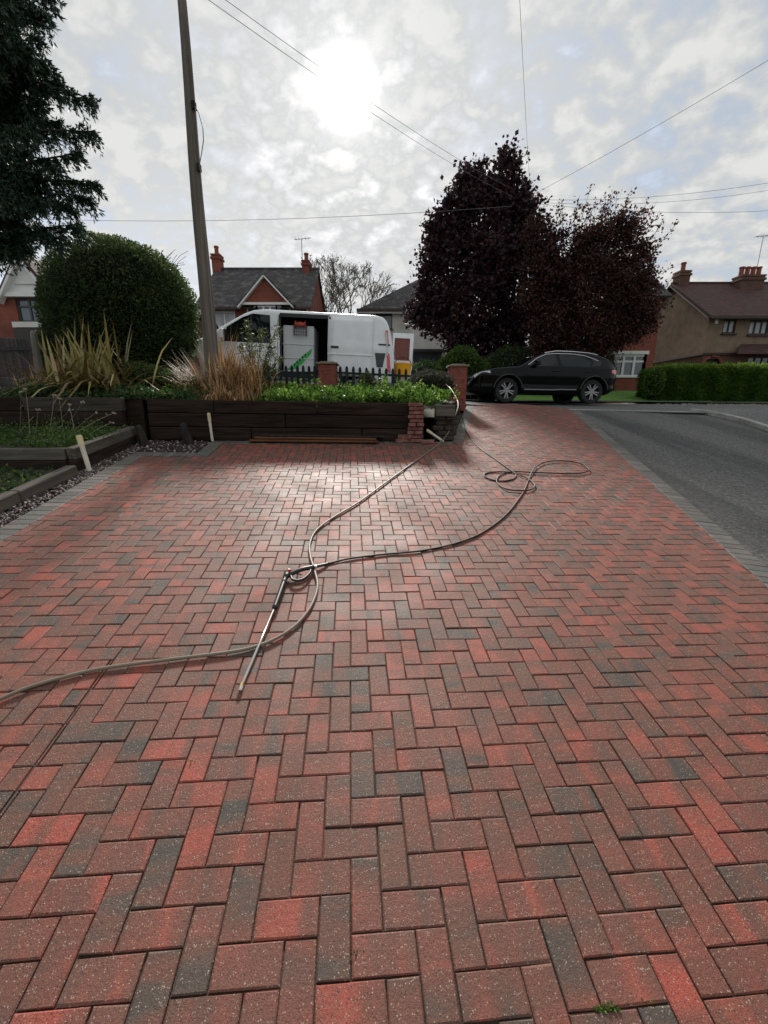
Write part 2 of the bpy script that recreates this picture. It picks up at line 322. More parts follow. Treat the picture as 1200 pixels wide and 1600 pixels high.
MT = dict(
    paver=paver_mat('brindle_paver'), edging=paver_mat('charcoal_paver', True),
    sand=plain('joint_sand', (.060, .044, .034), .95, var=.6, scale=3, bump=.6, bscale=200),
    tarmac=tarmac_mat('tarmac', (.036, .036, .037), (.056, .055, .053), True), road=tarmac_mat('old_tarmac', (.085, .085, .085), (.125, .125, .122)),
    kerb=plain('kerb_concrete', (.30, .29, .26), .85, bump=.4, bscale=80), paleline=plain('concrete_channel', (.34, .33, .31), .85),
    soil=plain('soil', (.035, .026, .018), .95, bump=1, bscale=25), earth=plain('rough_ground', (.06, .065, .035), .95, bump=.8, bscale=12),
    lawn=plain('lawn', (.10, .22, .03), .9, bump=.8, bscale=90),
    sleeper=wood_mat('tarred_sleeper', (.008, .006, .005), (.052, .034, .026), .9, spec=.12), sleeper_top=wood_mat('weathered_sleeper', (.055, .048, .040), (.17, .15, .125)),
    darkstone=plain('dark_stone', (.035, .027, .022), .9, var=.5, scale=9, bump=.8),
    sleeper_mid=wood_mat('faded_sleeper', (.02, .016, .013), (.075, .064, .052)),
    plank=wood_mat('stained_plank', (.07, .03, .015), (.2, .085, .035)), oldpost=wood_mat('old_post', (.012, .010, .009), (.05, .042, .036), along=(18, 18, 2)),
    pole=wood_mat('pole_wood', (.10, .086, .072), (.26, .225, .19), along=(14, 14, .8)),
    greenfence=wood_mat('painted_picket', (.008, .014, .014), (.018, .030, .030), .6, (30, 30, 3)),
    darkfence=wood_mat('dark_fence', (.08, .078, .085), (.18, .17, .175), .7, (25, 25, 2)),
    palepost=wood_mat('pale_post', (.20, .19, .16), (.42, .40, .34), .85, (15, 15, 2)),
    pillar_brick=plain('pillar_brick', (.24, .060, .040), .85, var=.35, scale=9, bump=.5), mortar=plain('mortar', (.22, .19, .16), .9), cap=plain('cap_stone', (.20, .17, .12), .85, bump=.3),
    rubble=plain('old_brick', (.20, .085, .065), .9, var=.5, scale=11, bump=.8), pvc=plain('white_pipe', (.62, .59, .50), .4, var=.12, scale=9), pvcold=plain('yellowed_pipe', (.62, .55, .33), .4, var=.15, scale=14),
    hose_light=plain('hose_beige', (.185, .148, .108), .5, var=.12), hose_dark=plain('hose_dark', (.014, .009, .008), .55, spec=.3, var=.1), black=plain('black_plastic', (.012, .012, .012), .4, var=0),
    steel=plain('steel', (.62, .60, .56), .28, 1, var=.05), brass=plain('brass', (.55, .38, .15), .35, 1, var=.1), redplastic=plain('red_plastic', (.50, .06, .035), .4, var=.1),
    vanwhite=plain('van_white', (.77, .79, .81), .3, spec=.5, coat=.6, var=.06, scale=3), carblack=plain('car_black', (.003, .0035, .004), .08, spec=.15, coat=.06, var=0),
    glass=plain('dark_glass', (.005, .008, .009), .03, spec=.32, var=0), tyre=plain('tyre', (.012, .012, .012), .8, var=.1), alloy=plain('alloy', (.26, .26, .27), .35, .8, var=.05),
    chrome=plain('chrome', (.7, .7, .72), .15, 1, var=0), taillight=plain('tail_light', (.55, .012, .02), .15, coat=1, var=0), lens=plain('lamp_lens', (.55, .58, .6), .1, coat=1, var=.1), plate=plain('number_plate', (.75, .75, .7), .4, var=.04, scale=30),
    dark_inside=plain('dark_interior', (.016, .015, .014), .8, var=.3), tank=plain('tank_plastic', (.62, .63, .65), .5, var=.06), green=plain('green_vinyl', (.02, .42, .06), .4, var=.1), yellow=plain('yellow_plastic', (.85, .42, .01), .45, var=.08), rust=plain('reddish_pane', (.16, .03, .018), .25, var=.15),
    redbrick=brick_mat('red_brick_wall', (.21, .055, .036), (.27, .072, .047), (.13, .09, .07)), darkbrick=brick_mat('dark_brick_wall', (.11, .055, .04), (.15, .07, .05), (.10, .08, .065)),
    render=plain('brown_render', (.20, .145, .10), .95, var=.22, scale=2.5, bump=.8, bscale=90), whiterender=plain('white_render', (.62, .60, .56), .9, var=.06, scale=2, bump=.3), whitepaint=plain('white_paint', (.72, .72, .70), .5, var=.04),
    slate=tile_mat('slate_tiles', (.060, .056, .058)), browntile=tile_mat('brown_tiles', (.085, .043, .040), moss=(.06, .04, .035)), darktrim=plain('dark_trim', (.035, .022, .018), .6), greyframe=plain('grey_frame', (.035, .037, .04), .4),
    pane=plain('window_glass', (.055, .065, .075), .06, spec=.9, var=.35, scale=1.5), sky_pane=plain('reflection_glass', (.32, .34, .36), .12, spec=.6, var=.3, scale=2.5), pot=plain('chimney_pot', (.22, .07, .045), .85), lead=plain('lead_flashing', (.3, .3, .3), .6),  # the pale grey glass has a reflection put into its base colour
    wire=plain('wire', (.16, .16, .16), .6, var=0), bark=plain('bark', (.045, .036, .028), .95, var=.4, bump=1, bscale=40), greybark=plain('grey_bark', (.14, .125, .10), .95, var=.3, bump=.6, bscale=30),
    purple=leaf_mat('purple_leaf', [(0, (0.0190, 0.0085, 0.0133)), (.7, (0.0418, 0.0171, 0.0228)), (1, (0.0855, 0.0266, 0.0304))], .22),
    copper=leaf_mat('copper_leaf', [(0, (0.0216, 0.0108, 0.0108)), (.65, (0.0504, 0.0198, 0.0162)), (1, (0.1260, 0.0360, 0.0216))], .25),
    conifer=leaf_mat('conifer_needle', [(0, (0.0108, 0.0252, 0.0180)), (.6, (0.0234, 0.0504, 0.0306)), (1, (0.0540, 0.0900, 0.0432))], .12),
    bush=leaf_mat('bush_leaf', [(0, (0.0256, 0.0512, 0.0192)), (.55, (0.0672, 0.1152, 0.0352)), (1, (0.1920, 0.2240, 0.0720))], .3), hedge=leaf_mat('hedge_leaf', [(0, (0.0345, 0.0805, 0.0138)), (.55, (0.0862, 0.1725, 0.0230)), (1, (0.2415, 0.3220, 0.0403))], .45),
    fern=leaf_mat('bright_leaf', [(0, (.045, .105, .018)), (.5, (0.0862, 0.1898, 0.0253)), (1, (.26, .37, .065))], .4), darkgreen=leaf_mat('dark_leaf', [(0, (0.0160, 0.0384, 0.0128)), (.6, (0.0480, 0.0960, 0.0256)), (1, (0.1600, 0.2080, 0.0480))], .3),
    grey_leaf=leaf_mat('grey_leaf', [(0, (0.0390, 0.0442, 0.0338)), (.6, (0.0845, 0.0845, 0.0585)), (1, (0.1560, 0.1430, 0.1040))], .25), laurel=leaf_mat('laurel_leaf', [(0, (.02, .05, .008)), (.6, (.06, .12, .015)), (1, (.15, .22, .03))], .35),
    straw=leaf_mat('straw_blade', [(0, (.15, .08, .032)), (.5, (.36, .21, .09)), (1, (.60, .42, .22))], .22), flax=leaf_mat('flax_leaf', [(0, (.10, .045, .02)), (.3, (.19, .13, .04)), (.6, (.29, .27, .08)), (1, (.55, .47, .23))], .25, .4),
    stalk=leaf_mat('dry_stalk', [(0, (.10, .085, .055)), (1, (.30, .26, .19))], .1), twigleaf=leaf_mat('olive_leaf', [(0, (.05, .07, .025)), (1, (.16, .18, .08))], .35), autumn=leaf_mat('autumn_leaf', [(0, (.10, .09, .02)), (1, (.25, .2, .06))], .4),
    pebble=leaf_mat('pebble', [(0, (.030, .020, .020)), (.55, (.085, .055, .052)), (.86, (.15, .12, .115)), (.95, (.5, .47, .44)), (1, (.55, .52, .5))], 0, .6),
    olive=plain('car_olive_shadow', (.02, .02, .02)), terracotta=plain('terracotta', (.30, .10, .05), .85, var=.3), aluminium=plain('aerial_metal', (.35, .35, .35), .4, .8, var=0),
)
exec_log = []
# ================================================================== THE GROUND
def terrain():
    xs = np.concatenate([[-400, -200, -100, -60, -40, -28], np.arange(-20, 20.1, .8), [28, 40, 60, 100, 200, 400]])
    ys = np.concatenate([[-300, -100, -40, -15], np.arange(-8, 22.1, .6), [26, 30, 40, 60, 100, 200, 500, 900]])
    m = MB(); 
    for y in ys:
        for x in xs:
            xc = clamp(x, -14, 14)
            zp = planez(xc, clamp(y, -12, 14)) - .10
            zg = G(xc, max(y, 10.5)) - .05
            t = sstep(y, 10.7, 11.6)
            m.v.append((x, y, zp * (1 - t) + zg * t))
    nx = len(xs); m.r = [(0, 0, 0)] * len(m.v)
    for j in range(len(ys) - 1):
        for i in range(nx - 1): m.f.append((j * nx + i, j * nx + i + 1, (j + 1) * nx + i + 1, (j + 1) * nx + i))
    return struct('ground', m, MT['earth'], smooth=True, fixn=False)
terrain()
def strip(name, mat, xs, y0, y1, dz, n=6, kind='structure'):
    m = MB(); cols = []
    for x in xs:
        a, b = (y0(x) if callable(y0) else y0), (y1(x) if callable(y1) else y1); c = []
        for k in range(n + 1):
            y = a + (b - a) * k / n; c.append(len(m.v)); m.v.append((x, y, G(x, y) + dz))
        cols.append(c)
    for i in range(len(xs) - 1):
        for k in range(n): m.f.append((cols[i][k], cols[i + 1][k], cols[i + 1][k + 1], cols[i][k + 1]))
    m.r = [(0, 0, 0)] * len(m.v)
    return struct(name, m, mat, smooth=True, fixn=False)
XS = list(np.linspace(-60, -12, 10)) + list(np.arange(-10, 14.1, .5)) + list(np.linspace(16, 60, 8))
strip('main_road', MT['road'], XS, 11.2, 15.4, 0)
strip('road_channel', MT['paleline'], XS, 11.45, 11.62, .005, 1)
strip('far_pavement', MT['road'], XS, 15.4, 16.6, .08, 2)
strip('far_kerb', MT['kerb'], XS, 15.32, 15.42, .085, 1)
def lawn():
    m = MB(); xs = list(np.arange(4.0, 13.1, .5)); ys = np.linspace(16.65, 21.6, 8)
    for x in xs:
        for y in ys: m.v.append((x, y, G(x, y) + .09 + .48 * sstep(y, 16.7, 20.5)))
    n = len(ys); m.f = [(i * n + k, (i + 1) * n + k, (i + 1) * n + k + 1, i * n + k + 1) for i in range(len(xs) - 1) for k in range(n - 1)]; m.r = [(0, 0, 0)] * len(m.v)
    struct('lawn', m, MT['lawn'], smooth=True, fixn=False)
lawn()

# ================================================================== BLOCK PAVED DRIVE
U0, UR = -3.08, lambda v: 3.54 + (v - 2.1) * .317        # outer edges
WALL = ((-3.15, 5.99), (1.75, 6.25)); UPL = ((1.75, 6.25), (3.14, 10.39))
FAR = [(3.14, 10.39), (4.54, 10.75), (5.45, 10.42), (5.98, 9.8)]
NOTCH_V, NOTCH_U = 5.33, -2.22
def wall_v(u): return 5.99 + (u + 3.15) * (.26 / 4.9)
def up_u(v): return 1.75 + (v - 6.25) * (1.39 / 4.14)
def far_v(u): return float(np.interp(u, [p[0] for p in FAR], [p[1] for p in FAR]))
drive = MB()
outline = [(U0, -3.2), (UR(-3.2), -3.2), (5.98, 9.8), (5.45, 10.42), (4.54, 10.75), (3.14, 10.39), (1.75, 6.25), (NOTCH_U, wall_v(NOTCH_U)), (NOTCH_U, NOTCH_V), (U0, NOTCH_V)]
drive.poly([P(u, v, -.011) for u, v in outline])
driveway = struct('driveway', drive, MT['sand'], fixn=False)
tag(driveway, label='red and charcoal herringbone block paved driveway sloping up to the road')
def clip(poly, a, b, c):                                  # keep a*u+b*v<=c
    o = []
    for i in range(len(poly)):
        p, q = poly[i - 1], poly[i]; dp, dq = a * p[0] + b * p[1] - c, a * q[0] + b * q[1] - c
        if (dp <= 0) != (dq <= 0):
            t = dp / (dp - dq); o.append((p[0] + (q[0] - p[0]) * t, p[1] + (q[1] - p[1]) * t))
        if dq <= 0: o.append(q)
    return o
def inset(poly, d):
    n = len(poly); ar = sum(poly[i - 1][0] * poly[i][1] - poly[i][0] * poly[i - 1][1] for i in range(n)) / 2
    if ar < 0: poly = poly[::-1]
    o = poly
    for i in range(n):
        p, q = poly[i - 1], poly[i]; ex, ey = q[0] - p[0], q[1] - p[1]; l = math.hypot(ex, ey)
        if l < 1e-6: continue
        nx, ny = ey / l, -ex / l; o = clip(o, nx, ny, nx * p[0] + ny * p[1] - d)
        if len(o) < 3: return []
    return o
class Bricks:
    def __init__(s): s.v = []; s.f = []; s.uv = []; s.r = []
    def add(s, poly, cu, cv, ang, rnd, dz=0, tilt=(0, 0)):
        a = inset(poly, .0022); b = inset(poly, .0062)
        if len(a) < 3: return False
        if len(b) != len(a):
            gx, gy = sum(p[0] for p in a) / len(a), sum(p[1] for p in a) / len(a); b = [(gx + (p[0] - gx) * .85, gy + (p[1] - gy) * .85) for p in a]
        i = len(s.v); n = len(a); ca, sa = math.cos(ang), math.sin(ang)
        def put(p, h):
            du, dv = p[0] - cu, p[1] - cv
            s.v.append(tuple(P(p[0], p[1], h + dz + du * tilt[0] + dv * tilt[1])))
            s.uv.append((du * ca + dv * sa + rnd[0] * 7, -du * sa + dv * ca)); s.r.append(rnd)
        q_ = random.Random(int(rnd[0] * 1e6)); a = [(p[0] + q_.gauss(0, .0009), p[1] + q_.gauss(0, .0009)) for p in a]; b = [(p[0] + q_.gauss(0, .0013), p[1] + q_.gauss(0, .0013)) for p in b]
        for p in a: put(p, -.03)
        for p in a: put(p, -.0035)
        for p in b: put(p, 0)
        for k in range(n):
            k2 = (k + 1) % n
            s.f.append((i + k, i + k2, i + n + k2, i + n + k)); s.f.append((i + n + k, i + n + k2, i + 2 * n + k2, i + 2 * n + k))
        s.f.append(tuple(i + 2 * n + k for k in range(n)))
        return True
    def build(s, name, mat, parent):
        me = bpy.data.meshes.new(name); me.from_pydata(s.v, [], s.f)
        a = me.attributes.new('rnd', 'FLOAT_COLOR', 'POINT'); a.data.foreach_set('color', np.array([(*r, 1) for r in s.r], dtype=np.float32).ravel())
        u = me.uv_layers.new(name='UVMap'); idx = np.empty(len(me.loops), dtype=np.int32); me.loops.foreach_get('vertex_index', idx)
        u.data.foreach_set('uv', np.array(s.uv, dtype=np.float32)[idx].ravel())
        me.materials.append(mat); o = bpy.data.objects.new(name, me); COL.objects.link(o); o.parent = parent; return o
def in_frame(p, mx=30):
    d = Vector(p) - Vector((0, 0, EYE)); zc = d.y * CP - d.z * SP; yc = -(d.y * SP + d.z * CP)
    if zc < .05: return False
    x, y = 600 + F_PX * d.x / zc, 800 + F_PX * yc / zc
    return -mx < x < 1200 + mx and -mx < y < 1600 + mx
EW = .2
def pave():
    todo = []
    rr = random.Random(3)
    slope_r = .317
    for j in range(-32, 110):
        for i in range(-36, 64):
            s = (i - j - 1) % 4
            if s == 0: poly = [(i, j), (i + 2, j), (i + 2, j + 1), (i, j + 1)]; ang = 0
            elif s == 2: poly = [(i, j - 1), (i + 1, j - 1), (i + 1, j + 1), (i, j + 1)]; ang = math.pi / 2
            else: continue
            poly = [(a * .1, b * .1) for a, b in poly]
            cu = sum(p[0] for p in poly) / 4; cv = sum(p[1] for p in poly) / 4
            if cv < -2.6 or cu < U0 or cu > UR(cv): continue
            c0 = poly
            poly = clip(poly, -1, 0, -(U0 + EW))
            nl = math.hypot(1, slope_r)
            poly = clip(poly, 1, -slope_r, 3.54 - 2.1 * slope_r - EW * nl) if poly else poly
            if not poly: continue
            twin = None
            if cv < 1.22 and abs(cu + 1.315) < .14:          # long straight cut joint
                ra = clip(poly, 1, 0, -1.318); rb = clip(poly, -1, 0, 1.311)
                poly, twin = (ra, rb) if ra else (rb, None)
                if not poly: continue
            if cv < wall_v(cu) - .02 and cu < up_u(cv) + .5 or cv < 6.05:
                if cu < NOTCH_U + EW - .02 and cv > NOTCH_V - .4: poly = clip(poly, 0, 1, NOTCH_V - EW)
                if cu < NOTCH_U + .5 and cv > NOTCH_V - EW: poly = clip(poly, -1, 0, -(NOTCH_U + EW)) if poly else poly
                if cu < 1.75 + .1 and poly: poly = clip(poly, -.0531, 1, wall_v(0) - EW)
            elif cv > 5.9:
                sl = 1.39 / 4.14
                poly = clip(poly, -1, sl, -(1.75 - 6.25 * sl + EW * math.hypot(1, sl)))
                if poly:
                    for k in range(3):
                        (a, b), (c, d) = FAR[k], FAR[k + 1]
                        if a - .3 <= cu <= c + .3:
                            nx, ny = -(d - b), (c - a); poly = clip(poly, nx, ny, nx * a + ny * b) if poly else poly
            if len(poly) < 3: continue
            area = abs(sum(poly[k - 1][0] * poly[k][1] - poly[k][0] * poly[k - 1][1] for k in range(len(poly)))) / 2
            if area < .0003: continue
            tone = rr.choice([.30, .40, .46, .50, .52, .54, .57, .60, .63, .66, .70, .76]) + rr.uniform(-.05, .05)
            rnd = (rr.random() + .001, tone, rr.random())
            c = P(cu, cv); dist = (c - Vector((0, 0, EYE))).length
            for pl in (poly, twin):
                if pl: todo.append((not in_frame(c), dist, pl, cu, cv, ang, rnd, rr.gauss(0, .0014), (rr.gauss(0, .006), rr.gauss(0, .006))))
    todo.sort(key=lambda t: (t[0], t[1]))
    rest = Bricks(); k = 0
    for t in todo:
        if not t[0] and k < 300:
            b = Bricks()
            if b.add(*t[2:]): b.build('paver', MT['paver'], driveway); k += 1
        else: rest.add(*t[2:])
    o = rest.build('paver_field', MT['paver'], driveway); o['kind'] = 'stuff'
def edging():
    rr = random.Random(5); blocks = []
    def run(a, b, inner, width=EW, step=.1):              # blocks laid across the line a-b, on its inner side
        ax, ay = a; bx, by = b; l = math.hypot(bx - ax, by - ay); n = max(1, round(l / step)); ux, uy = (bx - ax) / l, (by - ay) / l
        nx, ny = (-uy, ux) if inner > 0 else (uy, -ux); st = l / n
        for k in range(n):
            p = (ax + ux * st * k, ay + uy * st * k); q = (p[0] + ux * st, p[1] + uy * st)
            blocks.append(([p, q, (q[0] + nx * width, q[1] + ny * width), (p[0] + nx * width, p[1] + ny * width)], math.atan2(ny, nx)))
    run((U0, -2.4), (U0, NOTCH_V), -1)
    run((U0 + EW, NOTCH_V), (NOTCH_U, NOTCH_V), -1)
    run((NOTCH_U, NOTCH_V - EW), (NOTCH_U, wall_v(NOTCH_U)), -1)
    run((NOTCH_U + EW, wall_v(NOTCH_U + EW)), (1.75, 6.25), -1)
    run(UPL[0], UPL[1], -1)
    run((UR(-2), -2), (5.98, 9.8), 1)
    for poly, ang in blocks:
        cu = sum(p[0] for p in poly) / 4; cv = sum(p[1] for p in poly) / 4
        b = Bricks()
        if b.add(poly, cu, cv, ang, (rr.random() + .001, rr.random(), rr.random()), rr.gauss(0, .0012), (rr.gauss(0, .006), rr.gauss(0, .006))):
            b.build('edging_block', MT['edging'], driveway)
pave(); edging()
# lane of tarmac beside the drive
def lane():
    m = MB(); rows = []
    kerb = [(-3, 4.6), (2, 6.2), (5, 7.7), (6.6, 8.6), (7.85, 9.39), (8.9, 9.9), (9.6, 10.1)]
    for v in np.concatenate([np.arange(-6, 9.4, .7), [9.8]]):
        r = []
        a, b = UR(v) + .005, float(np.interp(v, [-6, -3, 2, 5, 7.85, 9.0, 9.9], [7.2, 7.6, 8.4, 9.0, 9.39, 9.55, 10.2]))
        for k in range(9): r.append(len(m.v)); m.v.append(tuple(P(a + (b - a) * k / 8, v, -.012)))
        rows.append(r)
    r = []
    for k in range(9):                                    # the mouth meets the main road
        x = 5.05 + (10.9 - 5.05) * k / 8; y = 11.22 + .3 * k / 8; r.append(len(m.v)); m.v.append((x, y, G(x, y) + .004))
    rows.append(r)
    for i in range(len(rows) - 1):
        for k in range(8): m.f.append((rows[i][k], rows[i][k + 1], rows[i + 1][k + 1], rows[i + 1][k]))
    m.r = [(0, 0, 0)] * len(m.v)
    return struct('side_road', m, MT['tarmac'], fixn=False)
lane()
def right_kerb():
    pts = [onp(x, y) for x, y in ((1078, 643.5), (1096, 645.5), (1112, 648.5), (1135, 653), (1160, 659), (1200, 672), (1260, 694), (1340, 724))]
    pave_ = MB(); out = []
    for p in pts: out.append(Vector((p.x, p.y, p.z + .085)))
    m = MB()
    far = [Vector((15, p.y + .2 + (2.2 if i == 0 else 0) * .1, p.z + .12)) for i, p in enumerate(pts)]
    for i in range(len(out) - 1): m.poly([out[i] + Vector((.06, .05, -.006)), out[i + 1] + Vector((.06, .05, -.006)), far[i + 1], far[i]])
    pv = struct('pavement', m, MT['road'])
    kb = thing('kerb', 'pale concrete kerb curving round the corner of the side road', 'kerb', out[0])
    kb['kind'] = 'structure'
    path = []
    for i in range(len(out) - 1):
        l = (out[i + 1] - out[i]).length; n = max(1, round(l / .6))
        for k in range(n): path.append(out[i].lerp(out[i + 1], k / n))
    path.append(out[-1])
    for a, b in zip(path, path[1:]):
        d = (b - a).normalized(); q = MB().bar(a + d * .004 - Vector((0, 0, .09)), b - d * .004 - Vector((0, 0, .09)), .13, .2)
        q.build('kerb_stone', MT['kerb'], kb, bevel=.015)
right_kerb()
# ================================================================== BEDS, WALLS, PLANTERS
AX = Vector((PA.x, PA.y, 0)).normalized(); AY = Vector((-AX.y, AX.x, 0))
wallL = P(-3.15, 5.99); wallR = P(1.75, 6.25)
WD = (wallR - wallL); WD.normalize()
def sleeper(parent, a, b, h, d, mat, name='sleeper', out=Vector((0, -1, 0))):
    a, b = Vector(a), Vector(b); c = (a + b) / 2; dr = (b - a); L_ = dr.length; dr.normalize()
    y = Vector((0, 0, 1)).cross(dr).normalized(); z = dr.cross(y)
    m4 = Matrix((dr, y, z)).transposed().to_4x4(); m4.translation = c
    me_ = MB().box(None, (L_, d, h), m=Matrix.Identity(4)); o = me_.build(name, mat, world=False, bevel=.012)
    o.matrix_basis = Matrix.Translation(-parent.location) @ m4; o.parent = parent; return o
wall = thing('retaining_wall', 'black tarred sleeper wall holding up the planted bed across the drive', 'wall', wallL)
H = .205
def wall_rows():
    jit = lambda: random.uniform(-.012, .012)
    total = (wallR - wallL).length; upv = Vector((0, 0, 1))
    perp = Vector((-WD.y, WD.x, 0)).normalized()
    for row in range(3):
        cuts = {0: [0, 1.55, 3.35, 4.42], 1: [0, 2.1, 4.42], 2: [0, 1.0, 2.62, 4.42]}[row]
        for a, b in zip(cuts, cuts[1:]):
            off = perp * (.06 + jit() + .015 * row)
            z = upv * (H * (row + .5) + .01 * row)
            sleeper(wall, wallL + WD * (a + .004) + off + z, wallL + WD * (b - .004) + off + z, H, .12, MT['sleeper'])
    # short weathered end piece right of the brick pier
    off = perp * .05
    sleeper(wall, wallL + WD * 4.62 + off + upv * (H * 2.55), wallL + WD * 4.95 + off + upv * (H * 2.55), H * .95, .13, MT['sleeper_top'])
    sleeper(wall, wallL + WD * 4.66 + off * 2 + upv * (H * 1.5), wallL + WD * 4.93 + off * 2 + upv * (H * 1.5), H, .12, MT['sleeper'])
    sleeper(wall, wallL + WD * 4.64 + off * 2.4 + upv * (H * .5), wallL + WD * 4.93 + off * 2.4 + upv * (H * .5), H, .12, MT['sleeper'])
    rs = random.Random(8)                                    # rough stones closing the end of the wall
    for row in range(5):
        for k in range(2):
            c = wallL + WD * (4.70 + .19 * k + rs.uniform(-.02, .02) + (.06 if row % 2 else 0)) + perp * (.10 + rs.uniform(0, .03)) + upv * (.055 + row * .088)
            MB().box(c, (.18 + rs.uniform(-.02, .02), .16, .078), rz=.08 + rs.uniform(-.08, .08)).build('stone', MT['darkstone'], wall, bevel=.012)
    # return along the drive
    a0 = P(1.72, 6.33); a1 = P(3.02, 10.4); d = Vector((a1.x - a0.x, a1.y - a0.y, 0)); n = d.normalized()
    side = Vector((-n.y, n.x, 0)) * .08
    for k, (z, e) in enumerate(((a0.z + .02, 1.2), (a0.z + .23, 2.4), (a0.z + .44, 3.6))):
        s0 = a0 + side; s0.z = z + .1 - .0
        sleeper(wall, s0, s0 + n * e, H, .12, MT['sleeper'])
    s0 = a0 + side + n * 2.9; s0.z = a0.z + .65
    # left stretch, stepped forward
wall_rows()
def left_wall():
    # the wall carries on to the left, a little nearer
    w = thing('retaining_wall', 'dark sleeper wall behind the weedy planter, below the slatted fence', 'wall', wallL + Vector((-.3, 0, 0)))
    b0 = W(0, 640, 6.35); zt = W(100, 621, 6.4).z
    for row in range(3):
        z = zt - H * (row + .5) - .005 * row
        for (xa, xb) in (((-7.6, -5.4), (-5.39, -3.97)) if row != 1 else ((-7.6, -4.9), (-4.89, -3.98))):
            ya = 6.42 + (xa + 4) * .06; yb = 6.42 + (xb + 4) * .06
            sleeper(w, (xa, ya + row * -.012, z), (xb, yb + row * -.012, z), H, .12, MT['sleeper_mid'] if row == 0 and xb > -5 else MT['sleeper'])
left_wall()
def corner_gap_fill():  # dark block added in the open wall corner, standing in for its shade
    p = W(216, 690, 6.62); q = Vector((p.x, 6.62, 1.1)); MB().box((q.x, 6.64, 1.5), (.34, .14, .82), rz=.07).build('corner_gap_fill', MT['sleeper'], wall)
corner_gap_fill()
def bed():
    m = MB(); xs = np.arange(-9, 3.1, .35); ys = np.linspace(0, 1, 14); rows = []
    for x in xs:
        y0 = (6.6 + (x + 3.7) * .135 if x > -3.95 else 6.5 + (x + 4) * .06); y1 = 10.55; c = []
        for t in ys:
            y = y0 + (y1 - y0) * t
            xx = min(x, 1.0 + max(0, (y - 7.2)) * .25)
            z = (1.80 + .03 * clamp(-x - 1, 0, 4)) + (G(xx, 11.0) + .02 - (1.80 + .03 * clamp(-x - 1, 0, 4))) * (sstep(t, .0, 1) * .85 + .15 * t) + random.uniform(-.02, .02)
            c.append(len(m.v)); m.v.append((xx, y, z))
        rows.append(c)
    for i in range(len(rows) - 1):
        for k in range(len(ys) - 1): m.f.append((rows[i][k], rows[i + 1][k], rows[i + 1][k + 1], rows[i][k + 1]))
    m.r = [(0, 0, 0)] * len(m.v)
    return struct('planting_bed', m, MT['soil'], smooth=True, fixn=False)
bed()
def bedz(x, y):
    y0 = (6.6 + (x + 3.7) * .135 if x > -3.95 else 6.5 + (x + 4) * .06); t = clamp((y - y0) / (10.55 - y0), 0, 1)
    b = 1.80 + .03 * clamp(-x - 1, 0, 4); return b + (G(x, 11.0) + .02 - b) * (sstep(t, 0, 1) * .85 + .15 * t)
# left planters
UPV = Vector((0, 0, 1))
c_up = onp(122, 738); e_up = onp(216, 693); c_lo0 = onp(122, 742); c_lo1 = onp(-140, 868)
def planters():
    pl = thing('timber_planter', 'weathered timber planter full of green weeds below the sleeper wall', 'planter', c_up)
    hh = .145
    fl = W(0, 738, c_up.y + .02); fl = Vector((-8.2, c_up.y - .25, c_up.z + .0))
    d = (e_up - c_up).normalized(); s = Vector((-d.y, d.x, 0)).normalized() * .05
    for k in range(2):
        z = UPV * (hh * (k + .5) + .004 * k); top = MT['sleeper_top'] if k else MT['sleeper']
        sleeper(pl, c_up + s + z, e_up + s + z + UPV * (-.03 if k else .0), hh, .1, top)
        sleeper(pl, fl + z + Vector((0, .05, 0)), Vector((c_up.x - .11, c_up.y + .02, c_up.z)) + z, hh, .1, top)
    so = MB(); zt = c_up.z + hh * 2 - .02
    so.poly([Vector((fl.x, fl.y + .1, zt)), Vector((c_up.x - .1, c_up.y + .07, zt)), Vector((e_up.x - .1, e_up.y + .05, e_up.z + hh * 2 - .05)), Vector((-3.95, 6.38, 1.48)), Vector((-8.2, 6.15, 1.48))])
    so.build('soil', MT['soil'], pl)
    lo = thing('timber_planter', 'lower timber planter edged by a single sun bleached sleeper', 'planter', c_lo1)
    d = (c_lo1 - c_lo0).normalized(); s = Vector((d.y, -d.x, 0)).normalized() * .05
    s = Vector((-.06, .02, 0))
    mid = c_lo0.lerp(c_lo1, .45)
    for a, b in ((c_lo0, mid), (mid, c_lo1)):
        dd = (b - a).normalized() * .004
        sleeper(lo, a + dd + s + UPV * .055, b - dd + s + UPV * .055, .13, .12, MT['sleeper_top'])
    so = MB(); so.poly([c_lo0 + s + UPV * .06, c_lo1 + s + UPV * .06, Vector((-8.2, c_lo1.y, c_lo1.z + .1)), Vector((-8.2, c_lo0.y - .2, c_lo0.z + .1))]); so.build('soil', MT['soil'], lo)
    return zt
PLZ = planters()
